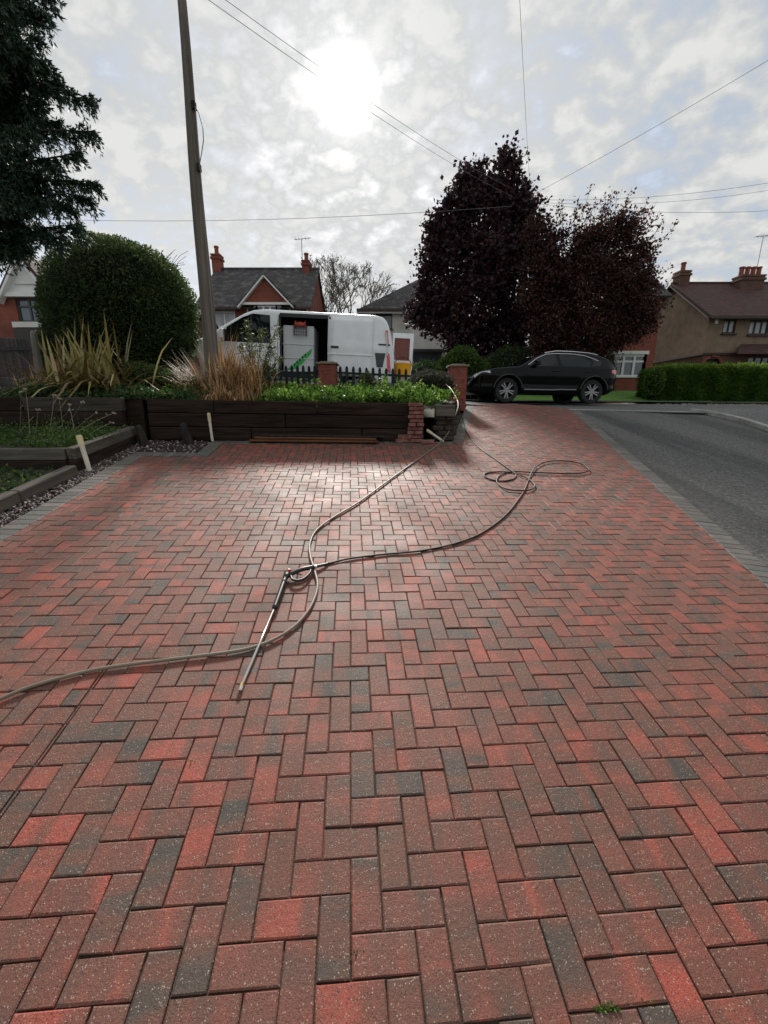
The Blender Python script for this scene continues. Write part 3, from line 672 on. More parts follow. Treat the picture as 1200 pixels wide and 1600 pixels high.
# ---------------------------------------------------------------- leaves and stones in bulk
def raw_mesh(name, V, faces_n, mat, rnd=None, parent=None, kind=None, smooth=False):
    """V: (n, k, 3) vertices of n pieces of k vertices; faces_n: faces within one piece."""
    n, k, _ = V.shape
    if parent is not None:
        V = V - np.array(parent.location)[None, None, :]
    me = bpy.data.meshes.new(name); me.vertices.add(n * k); me.vertices.foreach_set('co', V.astype(np.float32).ravel())
    lens = np.array([len(f) for f in faces_n]); flat = np.concatenate([np.array(f) for f in faces_n])
    idx = (np.arange(n)[:, None] * k + flat[None, :]).ravel().astype(np.int32)
    tot = np.tile(lens, n); st = np.concatenate([[0], np.cumsum(tot)[:-1]]).astype(np.int32)
    me.loops.add(len(idx)); me.loops.foreach_set('vertex_index', idx)
    me.polygons.add(len(tot)); me.polygons.foreach_set('loop_start', st)
    me.update(calc_edges=True)
    if rnd is not None:
        a = me.attributes.new('rnd', 'FLOAT_COLOR', 'POINT'); c = np.ones((n, k, 4), np.float32); c[:, :, :3] = rnd[:, None, :]
        a.data.foreach_set('color', c.ravel())
    me.materials.append(mat); me.validate()
    if smooth: me.shade_smooth()
    o = bpy.data.objects.new(name, me); COL.objects.link(o)
    if parent is not None: o.parent = parent
    if kind: o['kind'] = kind
    return o
def unit(a): return a / np.maximum(np.linalg.norm(a, axis=-1, keepdims=True), 1e-9)
def leaves(name, Pts, D, size, mat, parent=None, wide=.5, rnd=None, kind=None, fold=.15):
    n = len(Pts); D = unit(D); side = unit(np.cross(D, RNG.normal(size=(n, 3)))); nrm = np.cross(side, D)
    sz = (size * RNG.uniform(.65, 1.3, n))[:, None] if np.isscalar(size) else size[:, None]
    mid = Pts + D * sz * .5
    V = np.stack([Pts, mid + side * sz * wide * .5 + nrm * sz * fold, Pts + D * sz, mid - side * sz * wide * .5 + nrm * sz * fold], 1)
    if rnd is None: rnd = RNG.random((n, 3))
    return raw_mesh(name, V, [(0, 1, 2), (0, 2, 3)], mat, rnd, parent, kind)
def crown(lobes, n_clump, per, sig, shell=.55, flat=1.0):
    """lobes: (center, (rx,ry,rz)); returns points, outward directions, tone per leaf."""
    sub = []
    for c_, r_ in lobes:
        sub.append((c_, tuple(np.array(r_) * .78)))
        for _ in range(7):
            d_ = unit(RNG.normal(size=(1, 3)))[0]; d_[1] = -abs(d_[1]) if RNG.random() < .4 else d_[1]
            sub.append((tuple(np.array(c_) + d_ * np.array(r_) * RNG.uniform(.6, .88)), tuple(np.array(r_) * RNG.uniform(.18, .42))))
    lobes = sub
    vol = np.array([l[1][0] * l[1][1] * l[1][2] for l in lobes]) ** (2 / 3); vol /= vol.sum()
    pick = RNG.choice(len(lobes), n_clump, p=vol); c = np.array([lobes[i][0] for i in pick]); r = np.array([lobes[i][1] for i in pick])
    d = unit(RNG.normal(size=(n_clump, 3))); rad = RNG.uniform(shell, 1.0, (n_clump, 1)) ** .6
    cc = c + d * r * rad
    # drop clumps deep inside any other lobe
    inside = np.zeros(n_clump)
    for l in lobes: inside = np.maximum(inside, 1 - np.linalg.norm((cc - np.array(l[0])) / np.array(l[1]), axis=1))
    keep = (inside < .5) | (RNG.random(n_clump) < .25); cc, d = cc[keep], d[keep]
    tone = RNG.random(len(cc)); s = sig * RNG.uniform(.5, 1.4, len(cc))
    k = per; Pp = (cc[:, None, :] + RNG.normal(size=(len(cc), k, 3)) * s[:, None, None] * np.array([1, 1, flat])).reshape(-1, 3)
    Dd = (d[:, None, :] * .6 + RNG.normal(size=(len(cc), k, 3)) * .7 + np.array([0, 0, -.15])).reshape(-1, 3)
    t = np.clip(np.repeat(tone, k) * .6 + RNG.random(len(Pp)) * .4, 0, 1)
    return Pp, Dd, np.stack([t, RNG.random(len(Pp)), RNG.random(len(Pp))], 1)
def limb(m, a, b, r0, r1, bend=.15, n=6, seg=6, seed=None):
    rr = random.Random(seed); a, b = Vector(a), Vector(b); L_ = (b - a).length
    off = Vector((rr.uniform(-1, 1), rr.uniform(-1, 1), rr.uniform(-.3, .6))) * bend * L_
    pts = [a.lerp(b, t) + off * (4 * t * (1 - t)) * .5 for t in np.linspace(0, 1, seg)]
    m.tube(pts, list(np.linspace(r0, r1, seg)), n); return pts
def lobes_px(lst, Y, depth=.8):
    o = []
    for px, py, rx, ry in lst:
        c = W(px, py, Y); s = c.y * CP - (c.z - EYE) * SP; s = s / F_PX
        o.append((tuple(c), (rx * s, (rx + ry) / 2 * s * depth, ry * s)))
    return o
# pebbles
def pebbles():
    n = 6500; v = RNG.uniform(1.2, 5.95, n); u = np.empty(n)
    ua, ub = uv(122, 738); 
    for i in range(n):
        left = float(np.interp(v[i], [1, 2.8, 3.4, 4.3, 5.4, 5.97], [-3.75, -3.62, -3.55, ua - .02, -3.32, -3.2]))
        u[i] = random.uniform(left, U0 - .005)
    nb = 1100; v[:nb] = RNG.uniform(NOTCH_V + .02, 6.0, nb); u[:nb] = RNG.uniform(-3.3, NOTCH_U - .03, nb)
    s = RNG.uniform(.010, .026, n); base = np.array([[1, 0, 0], [-1, 0, 0], [0, 1, 0], [0, -1, 0], [0, 0, 1], [0, 0, -1]], float)
    V = np.empty((n, 6, 3))
    for i in range(n):
        c = np.array(P(u[i], v[i], -.02 + random.uniform(0, .022))); q, _ = np.linalg.qr(RNG.normal(size=(3, 3)))
        V[i] = c + (base * RNG.uniform(.6, 1.2, (6, 1)) * s[i] * np.array([1, .8, .6])) @ q
    fs = [(0, 2, 4), (2, 1, 4), (1, 3, 4), (3, 0, 4), (2, 0, 5), (1, 2, 5), (3, 1, 5), (0, 3, 5)]
    o = raw_mesh('gravel', V, fs, MT['pebble'], RNG.random((n, 3)), kind='stuff'); tag(o, 'dark purple gravel strip between the drive edging and the timber planters', 'gravel')
    b = MB(); b.poly([P(U0 + .0, -2, -.03), P(U0, 5.4, -.03), P(NOTCH_U, NOTCH_V, -.03), P(NOTCH_U, 6.05, -.03), P(-3.4, 6.05, -.03), P(-3.9, 4, -.03), P(-4.2, -2, -.03)])
    struct('gravel_bed', b, MT['soil'])
pebbles()

# ================================================================== BRICKWORK PILLARS
def brick_pillar(label, px0, px1, py_top, Y, depth=.44, cap=True, zbase=None, group=None):
    a, b = W(px0, 600, Y), W(px1, 600, Y); zt = W((px0 + px1) / 2, py_top, Y).z; w = b.x - a.x
    z0 = zbase if zbase is not None else G(a.x, Y) - .1
    t = thing('brick_pillar', label, 'pillar', ((a.x + b.x) / 2, Y + depth / 2, z0), 0, group)
    x0, y0 = a.x, Y; ht = zt - z0 - (.07 if cap else 0); nc = max(3, round(ht / .075)); ch = ht / nc
    MB().box(((a.x + b.x) / 2, Y + depth / 2, z0 + ht / 2), (w - .024, depth - .024, ht)).build('mortar', MT['mortar'], t)
    n = 2; bw = w / n
    rr = random.Random(int(px0))
    for c in range(nc):
        zc = z0 + (c + .5) * ch; stag = .5 if c % 2 else 0
        for face in range(3):                              # front, left, right
            L_ = w if face == 0 else depth; cuts = [0, L_ / 2, L_] if not c % 2 else [0, L_ / 4, L_ * 3 / 4, L_]
            for p, q in zip(cuts, cuts[1:]):
                cc, ln = (p + q) / 2, q - p - .010; pr = rr.uniform(0, .005)
                if face == 0: MB().box((x0 + cc, y0 + .05 - pr, zc), (ln, .1, ch - .011)).build('brick', MT['pillar_brick'], t)
                elif face == 1: MB().box((x0 + .05 - pr, y0 + cc + .003, zc), (.1, ln, ch - .012)).build('brick', MT['pillar_brick'], t)
                else: MB().box((x0 + w - .05 + pr, y0 + cc + .003, zc), (.1, ln, ch - .012)).build('brick', MT['pillar_brick'], t)
    if cap:
        m = MB(); cx, cy = (a.x + b.x) / 2, Y + depth / 2
        m.box((cx, cy, z0 + ht + .02), (w + .09, depth + .09, .045)); m.box((cx, cy, z0 + ht + .055), (w * .8, depth * .8, .03)); m.build('cap', MT['cap'], t, bevel=.01)
    return t
brick_pillar('red brick pillar with a stone cap beside the top of the drive', 703, 729, 568, 10.55, zbase=1.72)
brick_pillar('red brick pillar with flat cap between the two picket fence panels', 498, 525, 564, 10.2, .4)
brick_pillar('rust coloured pillar half hidden behind the straw grass left of the pole', 283, 304, 556, 10.3, .4, cap=False)
def broken_pier():
    a = W(637, 690, 7.05); b = W(661, 690, 7.05); z0 = planez(a.x, 7.05) - .01; zt = W(648, 632, 7.05).z
    t = thing('broken_brick_pier', 'crumbling pier of old red bricks leaning against the sleeper wall end', 'brick pier', ((a.x + b.x) / 2, 7.05, z0)); rr = random.Random(4)
    z = z0; c = 0
    while z < zt - .02:
        h = .066; w = (b.x - a.x); cx = (a.x + b.x) / 2 + rr.uniform(-.014, .014)
        if c % 2: MB().box((cx, 7.12 + rr.uniform(-.03, .02), z + h / 2), (w * rr.uniform(.85, 1), .2, h - .008), rz=rr.uniform(-.12, .12)).build('brick', MT['rubble'], t, bevel=.008)
        else:
            for s in (-1, 1): MB().box((cx + s * w * .25, 7.12 + rr.uniform(-.04, .02), z + h / 2), (w * .47, .2, h - .01), rz=rr.uniform(-.15, .15)).build('brick', MT['rubble'], t, bevel=.008)
        z += h; c += 1
    return t
broken_pier()
for k, (px, py, rz, lab) in enumerate(((628, 689, .1, 'red brick lying at the foot of the broken pier, topmost beside planks'), (632, 682, -.15, 'loose red brick resting on another beside the broken pier'), (668, 690, .3, 'loose dark brick at the right foot of the broken pier'))):
    c = W(px, py, 6.98); z = planez(c.x, c.y) + .033 + (.068 if k == 1 else 0)
    o = MB().box((c.x, c.y, z), (.215, .1, .065), rz=rz).build('loose_brick', MT['rubble'], bevel=.008); tag(o, ['flat loose red brick on the paving left of the broken pier', lab, lab][k], 'brick')
# planks in front of the wall
for k, (p0, p1, py0, py1, hh, lab, dy) in enumerate(((392, 592, 688.5, 690, .0, 'bright brown plank at the front of the stack below the sleeper wall', -.05), (398, 588, 685, 686.5, .04, 'reddish brown plank lying second in the low stack against the wall', .02), (408, 600, 681, 682.5, .075, 'dark plank with a pale edge on top of the stack by the wall', .07))):
    a, b = onp(p0, 690), onp(p1, 691.0); b = onp(p1, 692)
    off = Vector((0, dy - .02, hh + .022))
    par = thing('timber_plank', lab, 'plank', a)
    sleeper(par, a + off, b + off, .036, .11, MT['plank'] if k < 2 else MT['oldpost'], 'board')
# white pipes, leaning posts
def pipe(label, a, b, r, collar=True, mat='pvc'):
    t = thing('drain_pipe', label, 'pipe', a); d = (Vector(b) - Vector(a)); e = Vector(a) + d * .72
    m = MB(); m.tube([a, b], r, 14); m.build('tube', MT[mat], t, smooth=False)
    if collar: m = MB(); m.tube([e, Vector(b) + d * .01], r * 1.22, 14); m.tube([Vector(b) + d * .008, Vector(b) + d * .02], r * .9, 12); m.build('socket', MT['pvcold'], t)
pipe('white plastic pipe with yellowed socket leaning over the gravel by the planters', onp(140, 736), W(123, 681, onp(140, 736).y + .0), .026)
pipe('slim white pipe standing upright against the dark sleeper wall', onp(332, 689), W(326, 646, onp(332, 689).y - .03), .021)
pipe('white pipe fallen askew against the end of the sleeper wall', onp(693, 690), W(667, 672, onp(693, 690).y + .02), .022, True)
def old_post(label, px0, py0, px1, py1):
    b = onp(px0, py0); c = W(px1, py1, b.y + .02); t = MB(); d = (c - b)
    t.tube([b - d * .1, b, b + d * .5, b + d * .9, c], [.07, .068, .06, .05, .02], 7); o = t.build('timber_stump', MT['oldpost']); tag(o, label, 'post')
old_post('short dark leaning post with a pale top at the planter corner', 226, 696, 216, 664)
old_post('short black leaning post standing in gravel against the wall', 296, 693, 285, 661)

# ================================================================== FENCES
def picket_fence(label, px0, px1, Y, py_top0, py_top1, n):
    a, b = W(px0, 600, Y), W(px1, 600, Y); za, zb = W(px0, py_top0, Y).z, W(px1, py_top1, Y).z
    t = thing('picket_fence', label, 'fence', ((a.x + b.x) / 2, Y, G(a.x, Y)), 0, 'dark green picket fence panels')
    z0 = lambda x: bedz(x, Y) - .1
    for k in range(n):
        f = (k + .5) / n; x = a.x + (b.x - a.x) * f; zt = za + (zb - za) * f + random.uniform(-.008, .008); w = .034; zb_ = z0(x)
        pts = [(x - w, Y, zb_), (x + w, Y, zb_), (x + w, Y, zt - .06), (x + w * .6, Y, zt - .018), (x, Y, zt), (x - w * .6, Y, zt - .018), (x - w, Y, zt - .06)]
        MB().prism(pts, (0, .02, 0)).build('picket', MT['greenfence'], t)
    for dz in (.16, .52):
        MB().bar((a.x, Y + .045, za - dz), (b.x, Y + .045, zb - dz), .04, .05).build('rail', MT['greenfence'], t)
    return t
picket_fence('dark green picket fence panel beside the straw grass, left of the pillar', 408, 497, 10.35, 571, 571, 10)
picket_fence('dark green picket fence panel between brick pillar and grey shrub', 527, 690, 10.35, 571, 579, 16)
def slat_fence():
    a, b = W(-60, 600, 8.4), W(58, 600, 9.3)
    t = thing('slatted_fence', 'dark grey fence of narrow upright slats below the white gabled house', 'fence', ((a.x + b.x) / 2, 8.9, 2.0))
    n = 18
    for k in range(n):
        f = (k + .5) / n; p = a.lerp(b, f); zt = W(-60 + 118 * f, 525 + 4 * f, p.y).z; z0 = W(-60 + 118 * f, 613, p.y).z
        MB().box((p.x, p.y, (zt + z0) / 2), (.056, .022, zt - z0), rz=.28).build('slat', MT['darkfence'], t)
    for py in (545, 600):
        MB().bar(W(-60, py, 8.45) + Vector((0, .03, 0)), W(58, py, 9.35) + Vector((0, .03, 0)), .05, .06).build('rail', MT['darkfence'], t)
    MB().bar(W(-60, 615, 8.38), W(58, 613, 9.28), .03, .16).build('gravel_board', MT['darkfence'], t)
    p0, p1 = W(66, 615, 9.3), W(53, 517, 9.3)
    o = MB().tube([p0, p0.lerp(p1, .96), p1], [.075, .07, .05], 8).build('fence_post', MT['palepost']); tag(o, 'pale weathered round topped post at the end of the slatted fence', 'post')
    p0, p1 = W(75, 612, 9.7), W(66, 520, 9.7)
    o = MB().bar(p0, p1, .1, .1).build('gate_post', MT['oldpost']); tag(o, 'dark square post just right of the pale fence post', 'post')
slat_fence()

# ================================================================== POLES AND WIRES
near_base = W(334, 606, 7.9); near_top = W(279, -52, 7.85)
def near_pole():
    t = thing('utility_pole', 'tall grey wooden utility pole rising out of the straw grass', 'utility pole', near_base)
    pts = [near_base + (near_top - near_base) * s + Vector((.012 * math.sin(s * 9), 0, 0)) for s in np.linspace(-.06, 1, 14)]
    m = MB(); m.tube(pts, list(np.linspace(.138, .060, 14)), 18); o = m.build('shaft', MT['pole'], t, smooth=True)
    c = MB(); path = [W(x, y, 7.78) for x, y in ((304, 165), (311, 178), (317, 200), (318, 220), (314, 245), (311, 262))]; c.tube(path, .007, 6); c.build('loose_cable', MT['wire'], t)
    c = MB(); c.tube([W(305, 165, 7.75), W(318, 330, 7.72), W(338, 560, 7.74)], .008, 6); c.build('down_cable', MT['wire'], t)
    for q in (W(311, 262, 7.8), W(303, 165, 7.8)): MB().box(q, (.05, .08, .1)).build('bracket', MT['oldpost'], t)
near_pole()
fp_top, fp_base = W(829, 306, 23.2), Vector((W(797, 630, 22.6).x, 22.6, G(5, 22.6)))
def far_pole():
    t = thing('utility_pole', 'distant utility pole standing among the purple trees behind the black car', 'utility pole', fp_base)
    m = MB(); m.tube([fp_base.lerp(fp_top, s) for s in np.linspace(0, 1, 8)], list(np.linspace(.26, .17, 8)), 12); m.build('shaft', MT['pole'], t, smooth=True)
    c = MB(); d = fp_base.lerp(fp_top, .97); c.box(d, (.36, .3, .12)); c.box(fp_base.lerp(fp_top, .93), (.12, .5, .3)); c.build('terminal_box', MT['oldpost'], t)
far_pole()
def wire(label, a, b, sag, r=.010):
    a, b = Vector(a), Vector(b); pts = [a.lerp(b, t) - Vector((0, 0, sag * 4 * t * (1 - t))) for t in np.linspace(0, 1, 24)]
    o = MB().tube(pts, r * .58, 5).build('overhead_wire', MT['wire']); tag(o, label, 'wire', 'overhead telephone wires')
wt = fp_top
wire('upper of the twin wires crossing the sun towards the far pole', near_top + Vector((.07, 0, -.03)), wt + Vector((-.1, 0, -.02)), .25, .008)
wire('lower of the twin wires crossing the sun towards the far pole', near_top + Vector((.07, .05, -.16)), wt + Vector((-.1, 0, -.32)), .25, .008)
wire('wire dropping steeply from the top edge to the far pole', W(806, -120, 6), wt, .1, .007)
wire('wire climbing to the right edge above the brown house', wt, W(1290, 40, 15), .1, .012)
wire('upper of two flat wires running right from the far pole', wt + Vector((0, 0, -.15)), W(1300, 268, 20), .35, .012)
wire('flat wire just below another, right of the far pole', wt + Vector((0, 0, -.25)), W(1300, 279, 22), .45, .012)
wire('lowest flat wire running right over the copper tree', wt + Vector((0, 0, -.3)), W(1300, 322, 24), .35, .013)
wire('long flat wire from the conifer to the purple tree', W(-40, 338, 20), W(800, 322, 16.6), .3, .012)

# ================================================================== HOSES AND LANCE
def smooth_path(pts, k=6):
    pts = [Vector(p) for p in pts]; o = []
    for i in range(len(pts) - 1):
        p0, p1, p2, p3 = pts[max(i - 1, 0)], pts[i], pts[i + 1], pts[min(i + 2, len(pts) - 1)]
        for j in range(k):
            t = j / k; o.append(.5 * ((2 * p1) + (p2 - p0) * t + (2 * p0 - 5 * p1 + 4 * p2 - p3) * t * t + (3 * p1 - p0 - 3 * p2 + p3) * t ** 3))
    o.append(pts[-1]); return o
lh = [(-420, 1330), (-300, 1245), (-180, 1178), (-90, 1132), (-40, 1110), (0, 1092), (60, 1069), (150, 1046), (260, 1031), (350, 1020), (392, 1012), (430, 998), (464, 975), (487, 945), (496, 915), (491, 890), (485, 870), (484, 850), (494, 829), (520, 809), (560, 785), (600, 756), (640, 727), (668, 707), (688, 691)]
path = [onp(x, y, .014) for x, y in lh] + [W(701, 675, 7.22), W(711, 650, 7.35), W(716, 634, 7.6), W(713, 622, 8.0), W(703, 606, 8.6), W(694, 600, 9.3)]
o = MB().tube(smooth_path(path), .0098, 10).build('garden_hose', MT['hose_light'], smooth=True); tag(o, 'thick beige hose snaking from the bottom left over the drive to the bed', 'hose')
dh = [(723, 655), (728, 672), (738, 688), (752, 702), (772, 716), (790, 729), (800, 736), (806, 741), (804, 747), (795, 750.5), (782, 751.5), (768, 749.5), (758, 745), (757, 741), (766, 738), (782, 737), (797, 738), (812, 742), (826, 748.5), (835, 757), (834, 762.5), (825, 766), (810, 766.6), (793, 764.5), (782, 759.5), (776, 752), (779, 745), (787, 739.5), (800, 736.5), (830, 738), (870, 739.5), (900, 740), (916, 737), (920.5, 733.5), (912, 726.5), (895, 721.5), (873, 719.8), (852, 722), (838, 729), (831, 738), (826, 750), (819, 767), (809, 782), (795, 800), (775, 818), (745, 837), (705, 851), (655, 861), (600, 866), (545, 873), (512, 881)]
path = [W(713, 640, 7.9), W(718, 645, 8.0)] + [onp(x, y, .010 + (.012 if 28 < i < 40 else (.008 if 16 < i < 24 else 0))) for i, (x, y) in enumerate(dh)]
o = MB().tube(smooth_path(path), .0085, 8).build('pressure_hose', MT['hose_dark'], smooth=True); tag(o, 'thin dark pressure hose coiled in loops and joined to the washer lance', 'hose')
def lance():
    g0 = onp(490, 886, .03); g1 = onp(452, 898, .035); k0 = onp(447, 900, .03); k1 = onp(429, 950, .026); e = onp(379, 1068, .018); tip = onp(375.5, 1078, .016)
    t = thing('pressure_washer_lance', 'pressure washer lance with black trigger gun and steel tube lying on the paving', 'pressure washer', onp(440, 900))
    m = MB(); m.tube(smooth_path([g0, g0.lerp(g1, .5) + PN * .012, g1], 4), [.017] * 8 + [.019], 10); m.tube([g1, k0, k0.lerp(k1, .1)], [.021, .023, .018], 10); m.build('trigger_gun', MT['black'], t, smooth=True)
    gd = MB(); a, b = g0.lerp(g1, .12), g0.lerp(g1, .95); dn = (onp(470, 906, .02) - onp(468, 893, .02))
    gd.tube(smooth_path([a, a + dn * .55 + (b - a) * .1, a.lerp(b, .5) + dn * 1.0, b + dn * .7 - (b - a) * .08, b], 5), .0095, 8); gd.build('trigger_guard', MT['black'], t, smooth=True)
    tr = MB(); tr.tube([g0.lerp(g1, .8), g0.lerp(g1, .5) + dn * .5], .005, 6); tr.build('trigger', MT['black'], t)
    rd = MB(); q = onp(452, 891, .045); rd.box(q, (.022, .03, .022), rz=.4); rd.build('safety_catch', MT['redplastic'], t, bevel=.004)
    gp = MB(); L_ = 9; pts = [k0.lerp(k1, s) for s in np.linspace(0, 1, 26)]; gp.tube(pts, [.0165 if i % 2 else .0185 for i in range(26)], 12); gp.build('foregrip', MT['black'], t, smooth=True)
    sr = MB(); sr.tube([k0.lerp(k1, .18) + PN * .017, k0.lerp(k1, .2) + PN * .021], .005, 8); sr.build('screw', MT['steel'], t)
    tb = MB(); tb.tube([k1, e], .0075, 10); tb.build('tube', MT['steel'], t, smooth=True)
    nz = MB(); nz.tube([e, e.lerp(tip, .5)], [.011, .012], 6); nz.build('nozzle_nut', MT['brass'], t); n2 = MB(); n2.tube([e.lerp(tip, .5), tip, tip + (tip - e) * .15], [.0125, .0125, .007], 10); n2.build('nozzle', MT['steel'], t)
    cn = MB(); cn.tube([onp(512, 881, .012), onp(497, 884.5, .022), g0], [.011, .012, .012], 10); cn.build('coupling', MT['black'], t)
    rg = MB(); d = (onp(495, 885, .024) - onp(487, 887, .028)); rg.tube([onp(494, 885.2, .025), onp(490, 886.2, .027)], .0145, 12); rg.build('collar', MT['steel'], t)
lance()
# ================================================================== VEHICLES
def vehicle_body(xs, zbot, ztop, yh, nz=14, rr=.1, roof=7, skip=None, crownh=.03):
    m = MB(); rings = []
    for x in xs:
        zb, zt = zbot(x), ztop(x); r = min(rr, (zt - zb) * .4); ring = []
        side = [zb + (zt - r - zb) * k / nz for k in range(nz + 1)]
        pts = [(yh(x, z), z) for z in side]; y0 = pts[-1][0]
        for k in range(1, 5):
            a = math.pi / 2 * k / 4; pts.append((y0 - r * (1 - math.cos(a)), zt - r + r * math.sin(a)))
        yt = pts[-1][0]; top = [(yt * (1 - 2 * k / roof), zt + crownh * (1 - (1 - 2 * k / roof) ** 2)) for k in range(1, roof)]
        full = pts + top + [(-y, z) for y, z in reversed(pts)]
        for y, z in full: ring.append(len(m.v)); m.v.append((x, y, z))
        rings.append(ring)
    n = len(rings[0])
    for i in range(len(rings) - 1):
        for k in range(n - 1):
            f = (rings[i][k], rings[i + 1][k], rings[i + 1][k + 1], rings[i][k + 1])
            if skip:
                c = [sum(m.v[q][d] for q in f) / 4 for d in range(3)]
                if skip(*c): continue
            m.f.append(f)
        m.f.append((rings[i][0], rings[i][n - 1], rings[i + 1][n - 1], rings[i + 1][0]))
    m.f.append(tuple(rings[0])); m.f.append(tuple(reversed(rings[-1]))); m.r = [(0, 0, 0)] * len(m.v)
    return m
def side_panel(pts, yh, s=1, off=.006, th=.012):           # a flat panel lying on the flank; pts are (x, z)
    m = MB(); k = len(pts); o = [(x, s * (yh(x, z) + off), z) for x, z in pts]; i_ = [(x, s * (yh(x, z) + off - th), z) for x, z in pts]
    m.v = o + i_; m.f = [tuple(range(k)), tuple(range(2 * k - 1, k - 1, -1))] + [(a, k + a, k + (a + 1) % k, (a + 1) % k) for a in range(k)]; m.r = [(0, 0, 0)] * (2 * k); return m
def wheel(t, x, y, r, w, spokes, s, alloy='alloy'):        # axle along local Y, outer face on side s
    c = Vector((x, y, r)); m = MB()
    m.lathe([(r * .66, -w / 2), (r * .93, -w / 2), (r, -w * .35), (r, w * .35), (r * .93, w / 2), (r * .66, w / 2)], 28, 'Y', c, closed=True)
    o = m.build('wheel', MT['tyre'], t, world=False, smooth=False)
    d = MB(); d.lathe([(r * .67, 0), (.001, 0)], 24, 'Y', c + Vector((0, s * w * .12, 0))); d.build('brake_disc', MT['dark_inside'], o, world=False)
    q = MB(); q.lathe([(r * .70, s * w * .30), (r * .70, s * w * .46), (r * .65, s * w * .46), (r * .65, s * w * .30)], 28, 'Y', c, closed=True)
    q.lathe([(r * .13, s * w * .30), (r * .11, s * w * .42), (.001, s * w * .42)], 12, 'Y', c)
    for k in range(spokes):
        a = 2 * math.pi * k / spokes; da = (.13 if k % 2 else -.13) if spokes > 7 else 0
        p = c + Vector((math.cos(a) * r * .12, s * w * .36, math.sin(a) * r * .12)); e = c + Vector((math.cos(a + da) * r * .67, s * w * .38, math.sin(a + da) * r * .67))
        q.bar(p, e, r * (.10 if spokes > 7 else .17), w * .12, up=(0, 1, 0))
    q.build('rim', MT[alloy], o, world=False)
def interp(tab):
    xs_ = [p[0] for p in tab]; zs = [p[1] for p in tab]; return lambda x: float(np.interp(x, xs_, zs))
def smoothed(tab, w=.06):
    f = interp(tab); return lambda x: sum(f(x + d * w) for d in (-1, -.6, -.3, 0, .3, .6, 1)) / 7
def van():
    Lv = 5.4; top = smoothed([(0, .95), (.02, 1.1), (.10, 1.5), (.18, 1.78), (.30, 1.93), (.5, 1.975), (3.3, 2.0), (3.6, 1.96), (3.85, 1.86), (4.3, 1.60), (4.72, 1.32), (5.1, 1.17), (5.3, 1.02), (5.38, .85), (5.42, .7)], .05)
    wc = (.98, 4.35); wr = .345
    def bot(x):
        z = .33
        for c in wc:
            d = abs(x - c)
            if d < .42: z = max(z, wr + math.sqrt(.42 ** 2 - d * d) * .96)
        return min(z, top(x) - .1)
    def yh(x, z):
        w = .99 - max(0, z - 1.15) * .115 - max(0, .6 - z) * .10
        w -= .22 * max(0, (x - 4.75) / .65) ** 2.2 + .05 * max(0, (.18 - x) / .18) ** 2
        return w + .012 * math.exp(-((z - 1.17) / .05) ** 2) * (1 if x < 4.6 else 0)
    t = thing('white_van', 'white panel van parked behind the picket fence with side and rear doors open', 'van', (.22, 12.05, G(-2.4, 12.05) - .06), math.pi)
    gz = [G(.2 - x, 11.2) for x in (.98, 4.35)]; slope = math.atan2(gz[1] - gz[0], 3.37) * .6; t.rotation_euler = (0, -slope, math.pi)
    t.location.z = gz[0] - .98 * math.tan(slope)
    op = (1.66, 2.92)
    skip = lambda x, y, z: y > .55 and op[0] < x < op[1] and .48 < z < 1.86
    xs = sorted(set(list(np.arange(0, 5.41, .045)) + [op[0], op[1]]))
    vehicle_body(xs, bot, top, yh, 22, .12, 8, skip).build('body', MT['vanwhite'], t, world=False, smooth=True)
    q = MB(); x0, x1, w0 = .12, 3.05, .90                       # near-black box added to paint the shade inside the load space
    q.poly([(x0, -w0, .5), (x1, -w0, .5), (x1, w0, .5), (x0, w0, .5)]).poly([(x0, -w0, .5), (x0, -w0, 1.5), (x0 + .3, -w0 + .1, 1.85), (x1, -w0 + .1, 1.85), (x1, -w0, .5)]).poly([(x0 + .3, -w0 + .1, 1.86), (x1, -w0 + .1, 1.86), (x1, w0 - .1, 1.86), (x0 + .3, w0 - .1, 1.86)]).poly([(x1, -w0, .5), (x1, w0, .5), (x1, w0 - .1, 1.86), (x1, -w0 + .1, 1.86)])
    q.poly([(x0, w0 - .02, .5), (op[0], w0 - .02, .5), (op[0], w0 - .12, 1.86), (x0 + .3, w0 - .12, 1.86)])
    q.build('dark_load_space', MT['dark_inside'], t, world=False, fixn=False)
    fr = MB()
    for x in op: fr.bar((x, .955, .5), (x, .90, 1.86), .05, .10)
    fr.bar((op[0], .90, 1.86), (op[1], .90, 1.86), .06, .09); fr.bar((op[0], .96, .48), (op[1], .96, .48), .06, .07); fr.build('door_surround', MT['black'], t, world=False)
    sd = MB(); dx0, dx1 = .56, 1.70; nzs, nxs = 14, 6; idx = []
    for i in range(nxs + 1):
        x = dx0 + (dx1 - dx0) * i / nxs
        idx.append([len(sd.v) + k for k in range(nzs + 1)])
        for k in range(nzs + 1):
            z = .46 + (1.88 - .46) * k / nzs; sd.v.append((x, yh(1.2, z) + .045 - .02 * (k == nzs), z))
    for i in range(nxs):
        for k in range(nzs): sd.f.append((idx[i][k], idx[i + 1][k], idx[i + 1][k + 1], idx[i][k + 1]))
    sd.r = [(0, 0, 0)] * len(sd.v); o = sd.build('sliding_door', MT['vanwhite'], t, world=False, smooth=True)
    so = o.modifiers.new('thick', 'SOLIDIFY'); so.thickness = .035; so.offset = -1
    y_ = yh(1.5, 1.2) + .06; MB().box((1.52, y_, 1.15), (.2, .03, .05)).build('handle', MT['black'], o, world=False, bevel=.01)
    MB().bar((.42, yh(.5, 1.27) + .012, 1.27), (.12, yh(.2, 1.27) + .012, 1.265), .025, .03).build('door_rail', MT['black'], t, world=False)
